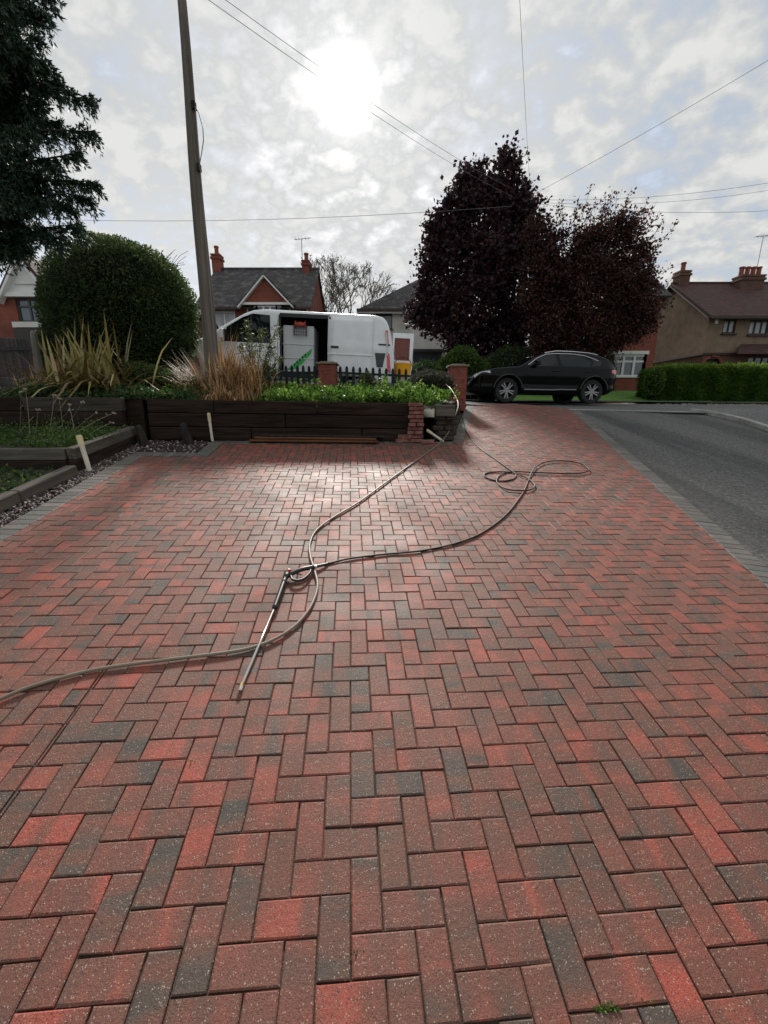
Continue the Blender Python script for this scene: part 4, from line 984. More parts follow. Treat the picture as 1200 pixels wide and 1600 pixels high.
    MB().bar((.56, yh(.5, 1.0) + .055, .98), (1.70, yh(1.5, 1.0) + .055, .98), .018, .02).build('crease', MT['vanwhite'], o, world=False)
    side_panel([(3.17, 1.84), (3.6, 1.86), (3.86, 1.76), (4.25, 1.52), (4.36, 1.24), (4.25, 1.17), (3.15, 1.17)], yh).build('side_window', MT['glass'], t, world=False)
    side_panel([(3.17, 1.84), (3.6, 1.86), (3.86, 1.76), (4.25, 1.52), (4.36, 1.24), (4.25, 1.17), (3.15, 1.17)], yh, -1).build('side_window', MT['glass'], t, world=False)
    side_panel([(3.62, 1.85), (3.66, 1.85), (3.66, 1.17), (3.62, 1.17)], yh, 1, .012).build('window_bar', MT['black'], t, world=False)
    MB().box((3.12, yh(3.1, 1.08) + .015, 1.08), (.2, .03, .045)).build('door_handle', MT['black'], t, world=False, bevel=.01)
    for s in (1, -1):
        mm = MB(); mm.box((4.32, s * 1.10, 1.32), (.13, .2, .27)); a = mm.build('wing_mirror', MT['vanwhite'], t, world=False, bevel=.04); MB().box((4.245, s * 1.10, 1.32), (.02, .17, .23)).build('mirror_glass', MT['black'], a, world=False)
        MB().bar((4.3, s * .9, 1.18), (4.3, s * 1.06, 1.22), .06, .06).build('mirror_arm', MT['black'], t, world=False)
        side_panel([(5.0, 1.1), (5.26, .98), (5.33, .78), (5.2, .74), (5.02, .86)], yh, s).build('headlight', MT['lens'], t, world=False)
        side_panel([(.20, 1.62), (.255, 1.60), (.16, .62), (.07, .60)], yh, s, .03, .05).build('tail_light', MT['taillight'], t, world=False)
        side_panel([(.205, 1.56), (.24, 1.55), (.19, 1.0), (.165, 1.0)], yh, s, .036, .04).build('lamp_lens', MT['lens'], t, world=False)
    side_panel([(.23, 1.06), (.50, 1.06), (.44, .72), (.29, .72)], yh, 1, .016).build('vent_panel', MT['greyframe'], t, world=False)
    ws = MB(); n = 8
    for k in range(n + 1):
        x = 3.80 + (4.64 - 3.80) * k / n; w = yh(x, top(x)) - .16
        ws.v += [(x, -w, top(x) + .012), (x, 0, top(x) + .045), (x, w, top(x) + .012)]
    ws.f = [(3 * k + j, 3 * k + j + 1, 3 * k + j + 4, 3 * k + j + 3) for k in range(n) for j in (0, 1)]; ws.r = [(0, 0, 0)] * len(ws.v); ws.build('windscreen', MT['glass'], t, world=False, smooth=True)
    MB().box((5.36, 0, .5), (.12, 1.5, .25)).build('bumper', MT['black'], t, world=False, bevel=.03)
    MB().box((-.02, 0, .45), (.14, 1.8, .18)).build('rear_step', MT['black'], t, world=False, bevel=.02)
    # far rear door swung out behind the van, its inner face towards us
    dr = MB(); X0, X1, zb, zt = -.58, .03, .52, 1.88; wy = -.93
    def ring(hx0, hx1, hz0, hz1): return hx0, hx1, hz0, hz1
    holes = [(-.48, -.02, 1.12, 1.74), (-.40, -.06, .72, .98)]
    xsb = sorted({X0, X1, *[h[0] for h in holes], *[h[1] for h in holes]}); zsb = sorted({zb, zt, *[h[2] for h in holes], *[h[3] for h in holes]})
    for a, b in zip(xsb, xsb[1:]):
        for c, d in zip(zsb, zsb[1:]):
            if any(h[0] <= (a + b) / 2 <= h[1] and h[2] <= (c + d) / 2 <= h[3] for h in holes): continue
            dr.box(((a + b) / 2, wy, (c + d) / 2), (b - a, .07, d - c))
    rd = dr.build('rear_door', MT['vanwhite'], t, world=False)
    for h in holes: MB().box(((h[0] + h[1]) / 2, wy - .012, (h[2] + h[3]) / 2), (h[1] - h[0] - .004, .02, h[3] - h[2] - .004)).build('door_pane', MT['rust'], rd, world=False)
    MB().box((-.08, wy + .05, 1.08), (.06, .04, .09)).build('latch', MT['steel'], rd, world=False)
    for x in wc:
        for s in (1, -1): wheel(t, x, s * .87, wr, .22, 5, s, 'alloy')
    tm = Matrix.Translation(t.location) @ t.rotation_euler.to_matrix().to_4x4()
    at = lambda *p: tm @ Vector(p)
    for sx in (2.97, 4.42):
        sm = MB(); sm.tube([(sx, yh(sx, z) + .001, z) for z in np.linspace(.42, 1.75 if sx < 3 else 1.15, 8)], .006, 4); sm.build('door_seam', MT['black'], t, world=False)
    MB().bar((1.72, yh(2, .45) + .004, .42), (3.9, yh(2, .45) + .004, .42), .03, .09).build('rubbing_strip', MT['black'], t, world=False)
    # load: tank, reel, tub
    tk = thing('water_tank', 'white plastic water tank inside the open side door of the van', 'tank', at(2.36, .45, .5), math.pi); tk.rotation_euler = t.rotation_euler
    MB().box((.12, 0, .58), (.80, .72, 1.14)).build('shell', MT['tank'], tk, world=False, bevel=.02)
    for z in (.36, .70): MB().box((.12, .358, z), (.82, .03, .02)).build('moulded_rib', MT['tank'], tk, world=False)
    g = MB(); g.prism([(.45, .366, .06), (.30, .366, .16), (.05, .366, .40), (-.24, .366, .62), (-.20, .366, .48), (.02, .366, .24), (.20, .366, .10)], (0, .006, 0)); g.build('green_flash', MT['green'], tk, world=False)
    for k in range(5): MB().box((.22 - k * .07, .376, .2 + k * .062), (.035, .006, .07)).build('dark_lettering', MT['black'], tk, world=False)
    hr = thing('hose_reel', 'small hose reel with red drum hooked over the white tank', 'hose reel', at(2.42, .78, 1.4)); hr.rotation_euler = t.rotation_euler
    m = MB(); m.lathe([(.10, -.13), (.10, -.115), (.06, -.11), (.075, 0), (.06, .11), (.10, .115), (.10, .13)], 16, 'X', (0, .04, .27)); m.build('drum', MT['redplastic'], hr, world=False)
    m = MB()
    for s in (-1, 1):
        m.bar((s * .16, .10, 0), (s * .16, .10, .24), .02, .02); m.bar((s * .16, -.04, 0), (s * .16, -.04, .24), .02, .02); m.bar((s * .16, -.04, .24), (s * .16, .10, .24), .02, .02)
    for z in (.02, .09, .16, .23): m.bar((-.17, .11, z), (.17, .11, z), .012, .012); m.bar((-.17, -.05, z), (.17, -.05, z), .012, .012)
    for k in range(6): m.bar((-.14 + k * .056, .112, 0), (-.14 + k * .056, .112, .23), .01, .01)
    m.build('basket', MT['greyframe'], hr, world=False)
    tb = thing('yellow_tub', 'bright yellow tub hung at the open rear door of the white van', 'tub', at(-.29, -.62, .62)); tb.scale = (1.12, 1.12, 1.0); tb.rotation_euler = t.rotation_euler
    m = MB(); m.lathe([(.001, .0), (.17, 0), (.235, .36), (.25, .36), (.25, .38), (.225, .38), (.165, .02), (.001, .02)], 20); m.build('bucket', MT['yellow'], tb, world=False, smooth=False)
    m = MB(); m.tube(smooth_path([(.24, 0, .36), (.15, 0, .5), (0, 0, .56), (-.15, 0, .5), (-.24, 0, .36)]), .012, 6); m.build('handle', MT['black'], tb, world=False)
van()
def suv():
    Lc = 4.72
    top = smoothed([(0, 1.0), (.03, 1.17), (.10, 1.24), (.32, 1.46), (.55, 1.56), (.95, 1.645), (1.6, 1.685), (1.95, 1.685), (2.3, 1.63), (2.75, 1.43), (3.2, 1.13), (3.5, 1.09), (4.0, 1.03), (4.4, .93), (4.6, .80), (4.70, .62), (4.74, .5)], .05)
    wc = (.80, 3.58); wr = .37
    def bot(x):
        z = .27 + .12 * max(0, (x - 4.3) / .45) + .16 * max(0, (.35 - x) / .35)
        for c in wc:
            d = abs(x - c)
            if d < .43: z = max(z, wr + math.sqrt(.43 ** 2 - d * d))
        return min(z, top(x) - .08)
    def yh(x, z):
        w = .945 - max(0, z - 1.08) * .50 - max(0, .45 - z) * .25
        w += .03 * math.exp(-((z - .82) / .16) ** 2)
        for c in wc: w += .022 * math.exp(-((x - c) / .38) ** 4) * math.exp(-((z - .72) / .2) ** 2)
        w -= .03 * math.exp(-((z - .55) / .12) ** 2) * (1 if 1.3 < x < 3.1 else 0)
        w -= .30 * max(0, (x - 4.0) / .74) ** 2.3 + .16 * max(0, (.45 - x) / .45) ** 2.2
        return w
    y0 = 13.4; x_rear = W(960, 600, 13.4).x
    gz = G(x_rear - 2, 13.2)
    t = thing('black_suv', 'glossy black SUV parked side on at the top of the drive', 'car', (x_rear, y0 + .95, gz), math.pi)
    gzr = [G(x_rear - x, y0 + .95) for x in wc]; sl = math.atan2(gzr[1] - gzr[0], wc[1] - wc[0]); t.rotation_euler = (0, -sl, math.pi + R(6)); t.location.z = gzr[0] - wc[0] * math.tan(sl)
    xs = sorted(set(np.round(np.arange(0, 4.745, .04), 3)) | {4.74})
    vehicle_body(xs, bot, top, yh, 18, .09, 8).build('body', MT['carblack'], t, world=False, smooth=True)
    for s in (1, -1):
        fw = [(2.05, 1.555), (2.30, 1.53), (2.62, 1.39), (2.93, 1.19), (2.93, 1.13), (1.98, 1.13)]
        rw = [(1.92, 1.56), (1.9, 1.13), (1.02, 1.13), (.90, 1.30), (1.12, 1.50), (1.5, 1.555)]
        qw = [(1.0, 1.46), (.82, 1.28), (.98, 1.13), (.55, 1.20), (.50, 1.33), (.78, 1.45)]
        side_panel(fw, yh, s).build('side_window', MT['glass'], t, world=False); side_panel(rw, yh, s).build('side_window', MT['glass'], t, world=False)
        side_panel([(.86, 1.44), (.55, 1.36), (.62, 1.18), (.93, 1.14), (.84, 1.29)], yh, s).build('quarter_window', MT['glass'], t, world=False)
        tr = MB(); pts = [(2.97, 1.16), (2.66, 1.41), (2.33, 1.565), (2.05, 1.595), (1.5, 1.60), (1.1, 1.55), (.80, 1.44), (.66, 1.36)]
        tr.tube([(x, s * (yh(x, z) + .008), z) for x, z in pts], .014, 6); tr.build('window_trim', MT['chrome'], t, world=False)
        tr = MB(); tr.tube([(x, s * (yh(x, z) - .10), top(x) + .02) for x, z in [(2.35, 1.5), (1.95, 1.5), (1.4, 1.5), (.9, 1.48), (.62, 1.44)]], .018, 6); tr.build('roof_rail', MT['chrome'], t, world=False)
        ms = MB(); ms.box((2.74, s * 1.03, 1.22), (.14, .2, .15)); ms.bar((2.80, s * .88, 1.13), (2.78, s * 1.0, 1.18), .05, .04); ms.build('wing_mirror', MT['carblack'], t, world=False, bevel=.03)
        for x in (2.1, 1.05): MB().box((x, s * (yh(x, .96) + .012), .96), (.2, .025, .035)).build('door_handle', MT['carblack'], t, world=False, bevel=.008)
        side_panel([(4.18, .93), (4.40, .90), (4.62, .80), (4.60, .73), (4.40, .78), (4.15, .86)], yh, s, .01).build('headlight', MT['lens'], t, world=False)
        side_panel([(.02, 1.05), (.22, 1.06), (.26, .95), (.10, .90), (.03, .92)], yh, s, .014).build('tail_light', MT['taillight'], t, world=False)
        m = MB(); m.tube([(x, s * (yh(x, .40) + .012), .40 + .015 * (x < 1.9)) for x in np.linspace(1.35, 3.05, 8)], .016, 6); m.build('sill_trim', MT['alloy'], t, world=False)
        for c in wc:
            a = MB(); a.tube([(c + .455 * math.cos(q), s * (yh(c, .75) + .004), wr + .455 * math.sin(q)) for q in np.linspace(.15, math.pi - .15, 16)], .022, 6); a.build('arch_trim', MT['black'], t, world=False)
        for c in wc: wheel(t, c, s * .80, wr, .24, 10, s)
        for x in (1.0, 1.96, 3.02):
            g = MB(); g.tube([(x, s * (yh(x, z) + .001), z) for z in np.linspace(.42, 1.10, 6)], .004, 4); g.build('door_gap', MT['tyre'], t, world=False)
    ws = MB(); n = 7
    for k in range(n + 1):
        x = 2.42 + (3.14 - 2.42) * k / n; w = yh(x, top(x)) - .10
        ws.v += [(x, -w, top(x) + .012), (x, 0, top(x) + .042), (x, w, top(x) + .012)]
    ws.f = [(3 * k + j, 3 * k + j + 1, 3 * k + j + 4, 3 * k + j + 3) for k in range(n) for j in (0, 1)]; ws.r = [(0, 0, 0)] * len(ws.v); ws.build('windscreen', MT['glass'], t, world=False, smooth=True)
    MB().box((4.765, 0, .60), (.03, .52, .12)).build('number_plate', MT['plate'], t, world=False)
    pl = side_panel([(4.50, .68), (4.60, .66), (4.60, .57), (4.50, .58)], yh, 1, .02); 
    MB().bar((4.44, .80, .36), (4.68, .5, .40), .03, .06).build('front_splitter', MT['alloy'], t, world=False)
    MB().bar((4.70, -.45, .75), (4.70, .45, .75), .05, .16).build('grille', MT['black'], t, world=False)
    m = MB(); m.bar((.02, .5, .42), (.02, -.5, .42), .08, .10); m.build('rear_diffuser', MT['black'], t, world=False)
    for o in t.children:                                    # low sporty roofline
        for v in o.data.vertices:
            if v.co.z > .92: v.co.z = .92 + (v.co.z - .92) * .84
suv()
# ================================================================== HOUSES
def facade(m, x0, x1, z0, z1, Y, holes, rev=.12):            # front wall at Y with real openings
    xs_ = sorted({x0, x1, *[h[0] for h in holes], *[h[1] for h in holes]}); zs = sorted({z0, z1, *[h[2] for h in holes], *[h[3] for h in holes]})
    for a, b in zip(xs_, xs_[1:]):
        for c, d in zip(zs, zs[1:]):
            if any(h[0] - 1e-6 <= a and b <= h[1] + 1e-6 and h[2] - 1e-6 <= c and d <= h[3] + 1e-6 for h in holes): continue
            m.poly([(a, Y, c), (b, Y, c), (b, Y, d), (a, Y, d)])
    for a, b, c, d in holes:
        m.poly([(a, Y, c), (b, Y, c), (b, Y + rev, c), (a, Y + rev, c)]); m.poly([(a, Y, d), (a, Y + rev, d), (b, Y + rev, d), (b, Y, d)])
        m.poly([(a, Y, c), (a, Y + rev, c), (a, Y + rev, d), (a, Y, d)]); m.poly([(b, Y, c), (b, Y, d), (b, Y + rev, d), (b, Y + rev, c)])
def window(t, h, Y, cols, rows=(1,), frame='whitepaint', fw=.06, pane='pane', sill=True, rev=.12, name='window'):
    a, b, c, d = h; m = MB(); y = Y + rev - .03; tot = sum(rows); zs = [c]
    for r in rows: zs.append(zs[-1] + (d - c) * r / tot)
    for x in np.linspace(a, b, cols + 1):
        e = fw / 2 if x == a else (-fw / 2 if x == b else 0); m.box((x + e, y, (c + d) / 2), (fw, .06, d - c))
    for k, z in enumerate(zs):
        e = fw / 2 if k == 0 else (-fw / 2 if k == len(zs) - 1 else 0); m.box(((a + b) / 2, y - .004, z + e), (b - a - .004, .06, fw))
    f = m.build(name, MT[frame], t)
    cw = (b - a) / cols
    for i in range(cols):
        for k in range(len(rows)):
            MB().box((a + cw * (i + .5), y + .012, (zs[k] + zs[k + 1]) / 2), (cw - .01, .012, zs[k + 1] - zs[k] - .01)).build('pane', MT[pane], f)
    if sill: MB().box(((a + b) / 2, Y - .03, c - .04), (b - a + .12, .2, .07)).build('sill', MT[frame], f)
    return f
def hole_px(x0, x1, y0, y1, Y):
    a, b = W(x0, y1, Y), W(x1, y0, Y); return (a.x, b.x, a.z, b.z)
def slab(m, a, b, c, d, th=.1):                              # roof slope from four corners, thickened
    n = (Vector(b) - Vector(a)).cross(Vector(d) - Vector(a)).normalized(); 
    if n.z < 0: n = -n
    m.prism([a, b, c, d], n * th)
def chimney(t, x, y, z0, z1, w, d, pots, mat='redbrick'):
    m = MB(); m.box((x, y, (z0 + z1) / 2), (w, d, z1 - z0)); m.box((x, y, z1 - .22), (w + .12, d + .12, .12)); m.box((x, y, z1 - .04), (w + .07, d + .07, .1)); o = m.build('chimney', MT[mat], t)
    for k in range(pots):
        px = x + (k - (pots - 1) / 2) * (w / max(1, pots)); q = MB(); q.lathe([(.13, z1), (.12, z1 + .42), (.15, z1 + .42), (.15, z1 + .5), (.10, z1 + .5), (.10, z1 + .3), (.001, z1 + .3)], 12, 'Z', (px, y, 0)); q.build('chimney_pot', MT['pot'], o)
    return o
def aerial(t, x, y, z, h=1.6):
    m = MB(); m.tube([(x, y, z), (x, y, z + h)], .025, 5); m.tube([(x - .45, y, z + h - .05), (x + .6, y, z + h + .05)], .018, 4)
    for k in range(5): m.tube([(x - .35 + k * .2, y - .22, z + h), (x - .35 + k * .2, y + .22, z + h)], .012, 4)
    m.build('aerial', MT['aluminium'], t)
def red_house():
    Y = 25.0; a, b = W(322, 480, Y), W(484, 484, Y); ez = W(400, 478, Y).z; rz = W(400, 424, Y + 3.4).z; g = 2.2; D = 7.0
    t = thing('brick_house', 'red brick house with slate roof and white trimmed front gable behind the van', 'house', ((a.x + b.x) / 2, Y + 3.4, g))
    x0, x1 = a.x - .3, b.x
    h1 = hole_px(334, 366, 475, 511, Y); m = MB(); gx0, gx1 = W(384, 480, Y).x, W(456, 480, Y).x
    h2 = (gx0 + .35, gx1 - .35, W(400, 514, Y).z, W(400, 477, Y).z)
    facade(m, x0, x1, g, ez, Y, [h1]); mid = Y + 3.4
    for x in (x0, x1): m.poly([(x, Y, g), (x, Y + 6.8, g), (x, Y + 6.8, ez), (x, mid, rz), (x, Y, ez)])
    m.poly([(x0, Y + 6.8, g), (x1, Y + 6.8, g), (x1, Y + 6.8, ez), (x0, Y + 6.8, ez)]); m.build('wall', MT['redbrick'], t)
    window(t, h1, Y, 2, (2, 1), 'whitepaint', .07, 'sky_pane')
    r = MB(); ov = .25
    slab(r, (x0 - ov, Y - .3, ez - .2), (x1 + .12, Y - .3, ez - .2), (x1 + .12, mid, rz), (x0 - ov, mid, rz)); slab(r, (x0 - ov, Y + 7.1, ez - .2), (x1 + .12, Y + 7.1, ez - .2), (x1 + .12, mid, rz), (x0 - ov, mid, rz)); rf = r.build('roof', MT['slate'], t)
    MB().bar((x0 - ov, mid, rz + .12), (x1 + .12, mid, rz + .12), .22, .14).build('ridge', MT['slate'], rf)
    MB().bar((x0 - ov, Y - .36, ez - .2), (gx0 - .1, Y - .36, ez - .2), .12, .12).build('gutter', MT['darktrim'], rf); MB().bar((gx1 + .1, Y - .36, ez - .2), (x1 + .1, Y - .36, ez - .2), .12, .12).build('gutter', MT['darktrim'], rf)
    # front gable over the bay
    yg = Y - .55; apx = (gx0 + gx1) / 2; az = W(415, 436, yg).z; bz = W(415, 474, yg).z
    m = MB(); m.prism([(gx0, yg, bz), (gx1, yg, bz), (apx, yg, az)], (0, 3.0, 0)); m.build('gable_wall', MT['redbrick'], t)
    for s in (-1, 1):
        e = (apx + s * ((gx1 - gx0) / 2 + .22), yg - .08, bz - .24); MB().bar(e, (apx, yg - .08, az + .12), .07, .27, up=(0, 1, 0)).build('bargeboard', MT['whitepaint'], t)
        r = MB(); slab(r, (apx + s * ((gx1 - gx0) / 2 + .22), yg - .1, bz - .12), (apx + s * ((gx1 - gx0) / 2 + .22), yg + 3.2, bz - .12), (apx, yg + 3.2, az + .16), (apx, yg - .1, az + .16), .08); r.build('gable_roof', MT['slate'], t)
    MB().box((apx, yg - .03, bz - .02), (gx1 - gx0, .1, .12)).build('fascia', MT['whitepaint'], t)
    # bay with five lights
    zb, zt = 5.3, bz - .1
    m = MB(); bx = [(gx0 + .1, Y), (gx0 + .75, yg + .1), (gx1 - .75, yg + .1), (gx1 - .1, Y)]
    mm = MB(); mm.prism([(x, y, g) for x, y in bx], (0, 0, zb - g)); mm.build('bay_wall', MT['redbrick'], t)
    fr = MB(); pn = []
    segs = [(bx[0], bx[1], 1), (bx[1], bx[2], 3), (bx[2], bx[3], 1)]
    for p, q, n in segs:
        for k in range(n + 1):
            f = k / n; x, y = p[0] + (q[0] - p[0]) * f, p[1] + (q[1] - p[1]) * f; fr.box((x, y, (zb + zt) / 2), (.09, .09, zt - zb))
        for z in (zb, zb + (zt - zb) * .62, zt - .06): fr.bar((*p, z + .03), (*q, z + .03), .07, .07)
    f = fr.build('bay_window', MT['whitepaint'], t)
    for p, q, n in segs:
        for k in range(n):
            A, B = k / n, (k + 1) / n; P0 = (p[0] + (q[0] - p[0]) * A, p[1] + (q[1] - p[1]) * A); P1 = (p[0] + (q[0] - p[0]) * B, p[1] + (q[1] - p[1]) * B)
            MB().prism([(*P0, zb), (*P1, zb), (*P1, zt), (*P0, zt)], (0, .02, 0)).build('pane', MT['pane'], f)
    chimney(t, W(340, 410, mid).x, mid, rz - .5, W(340, 402, mid).z + .1, .52, .6, 1); chimney(t, W(479, 410, mid).x, mid, rz - .8, W(479, 413, mid).z + .1, .42, .9, 1)
    aerial(t, W(473, 420, mid).x, mid, rz - .2, 2.0)
    MB().tube([(x1 - .12, Y - .1, g), (x1 - .12, Y - .1, ez - .2)], .06, 6).build('downpipe', MT['whitepaint'], t)
red_house()
def white_house():
    Y = 29.5; ez = W(600, 486, Y).z; x0, x1 = W(566, 487, Y).x, W(735, 487, Y).x; g = 2.1; rz = W(655, 433, Y + 3.6).z
    t = thing('rendered_house', 'white rendered house with hipped slate roof behind the purple tree', 'house', ((x0 + x1) / 2, Y + 4, g)); m = MB()
    h1 = hole_px(587, 613, 485, 514, Y); facade(m, x0, x1, g, ez, Y, [h1]); D = 8
    m.poly([(x0, Y, g), (x0, Y + D, g), (x0, Y + D, ez), (x0, Y, ez)]); m.poly([(x1, Y, g), (x1, Y + D, g), (x1, Y + D, ez), (x1, Y, ez)]); m.build('wall', MT['whiterender'], t)
    window(t, h1, Y, 2, (1,), 'greyframe', .07, 'pane')
    o = .35; A, B, C, Dd = (x0 - o, Y - o, ez), (x1 + o, Y - o, ez), (x1 + o, Y + D + o, ez), (x0 - o, Y + D + o, ez); hx0, hx1 = W(655, 433, Y + 4).x, W(690, 433, Y + 4).x; r1, r2 = (hx0, Y + 4, rz), (hx1, Y + 4, rz)
    m = MB()
    for f in ([A, B, r2, r1], [C, Dd, r1, r2], [Dd, A, r1], [B, C, r2], [A, B, C, Dd]): m.poly(f)
    rf = m.build('roof', MT['slate'], t); MB().bar((x0 - o, Y - o - .05, ez - .02), (x1 + o, Y - o - .05, ez - .02), .12, .16).build('gutter', MT['darktrim'], rf); MB().bar((x0 - o, Y - o + .04, ez - .14), (x1 + o, Y - o + .04, ez - .14), .06, .14).build('fascia', MT['whitepaint'], rf)
    gx, gw = W(683, 470, Y - .8).x, 2.1; bz = W(633, 484, Y - .8).z; az = W(683, 430, Y - .8).z
    m = MB(); m.prism([(gx - gw + .25, Y - .8, g), (gx + gw - .25, Y - .8, g), (gx + gw - .25, Y - .8, bz), (gx, Y - .8, az - .2), (gx - gw + .25, Y - .8, bz)], (0, 1.5, 0)); m.build('gable_wall', MT['whiterender'], t)
    for s in (-1, 1):
        MB().bar((gx + s * gw, Y - .92, bz - .25), (gx, Y - .92, az + .05), .08, .30, up=(0, 1, 0)).build('bargeboard', MT['whitepaint'], t)
        r = MB(); slab(r, (gx + s * gw, Y - .95, bz - .12), (gx + s * gw, Y + 3, bz - .12), (gx, Y + 3, az + .2), (gx, Y - .95, az + .2), .08); r.build('gable_roof', MT['slate'], t)
    y2 = Y - 2.0; a, b, zt = W(640, 548, y2).x, W(690, 548, y2).x, W(660, 549, y2).z
    MB().box(((a + b) / 2, y2 + .9, zt + .05), (b - a + .3, 2.0, .16)).build('porch_roof', MT['greyframe'], t)
    h = (a + .1, b - .1, g + .9, zt - .1); m = MB(); facade(m, a, b, g, zt, y2, [h]); m.poly([(a, y2, g), (a, y2 + 1.2, g), (a, y2 + 1.2, zt), (a, y2, zt)]); m.build('porch_wall', MT['greyframe'], t); window(t, h, y2, 3, (1,), 'greyframe', .07, 'pane')
white_house()
def bay_house():
    Y = 21.5; x0, x1 = W(905, 500, Y).x, W(1031, 500, Y).x; g = 2.1; ez = W(960, 462, Y).z
    t = thing('brick_house', 'red brick house with white bay window half hidden by the copper tree', 'house', ((x0 + x1) / 2, Y + 3, g)); m = MB(); facade(m, x0, x1, g, ez, Y, []); 
    for x in (x0, x1): m.poly([(x, Y, g), (x, Y + 7, g), (x, Y + 7, ez), (x, Y + 3.5, ez + 2.6), (x, Y, ez)])
    m.build('wall', MT['redbrick'], t); r = MB(); slab(r, (x0 - .2, Y - .3, ez - .15), (x1 + .2, Y - .3, ez - .15), (x1 + .2, Y + 3.5, ez + 2.7), (x0 - .2, Y + 3.5, ez + 2.7)); slab(r, (x0 - .2, Y + 7.3, ez - .15), (x1 + .2, Y + 7.3, ez - .15), (x1 + .2, Y + 3.5, ez + 2.7), (x0 - .2, Y + 3.5, ez + 2.7)); r.build('roof', MT['slate'], t)
    yb = Y - .8; a, b = W(953, 570, yb).x, W(1006, 570, yb).x; zs, zt = W(980, 588, yb).z, W(980, 554, yb).z; bx = [(a - .45, Y), (a + .1, yb), (b, yb), (b + .3, Y)]
    mm = MB(); mm.prism([(x, y, g) for x, y in bx], (0, 0, zs - g)); mm.build('bay_wall', MT['redbrick'], t)
    fr = MB(); segs = [(bx[0], bx[1], 1), (bx[1], bx[2], 3), (bx[2], bx[3], 1)]
    for p, q, n in segs:
        for k in range(n + 1): x, y = p[0] + (q[0] - p[0]) * k / n, p[1] + (q[1] - p[1]) * k / n; fr.box((x, y, (zs + zt) / 2), (.11, .11, zt - zs))
        for z in (zs + .02, zs + (zt - zs) * .68, zt - .05): fr.bar((*p, z), (*q, z), .09, .09)
    f = fr.build('bay_window', MT['whitepaint'], t)
    for p, q, n in segs:
        for k in range(n):
            P0 = (p[0] + (q[0] - p[0]) * k / n, p[1] + (q[1] - p[1]) * k / n); P1 = (p[0] + (q[0] - p[0]) * (k + 1) / n, p[1] + (q[1] - p[1]) * (k + 1) / n)
            for c, d in ((zs, zs + (zt - zs) * .68), (zs + (zt - zs) * .68, zt)): MB().prism([(*P0, c + .02), (*P1, c + .02), (*P1, d - .02), (*P0, d - .02)], (0, .02, 0)).build('pane', MT['pane'], f)
    MB().prism([(a - .6, Y, zt), (a + .05, yb - .15, zt), (b + .08, yb - .15, zt), (b + .45, Y, zt)], (0, 0, .15)).build('bay_roof', MT['whitepaint'], t)
    MB().prism([(a - .5, Y, zs - .06), (a + .07, yb - .08, zs - .06), (b + .04, yb - .08, zs - .06), (b + .35, Y, zs - .06)], (0, 0, .07)).build('sill', MT['whitepaint'], t)
bay_house()
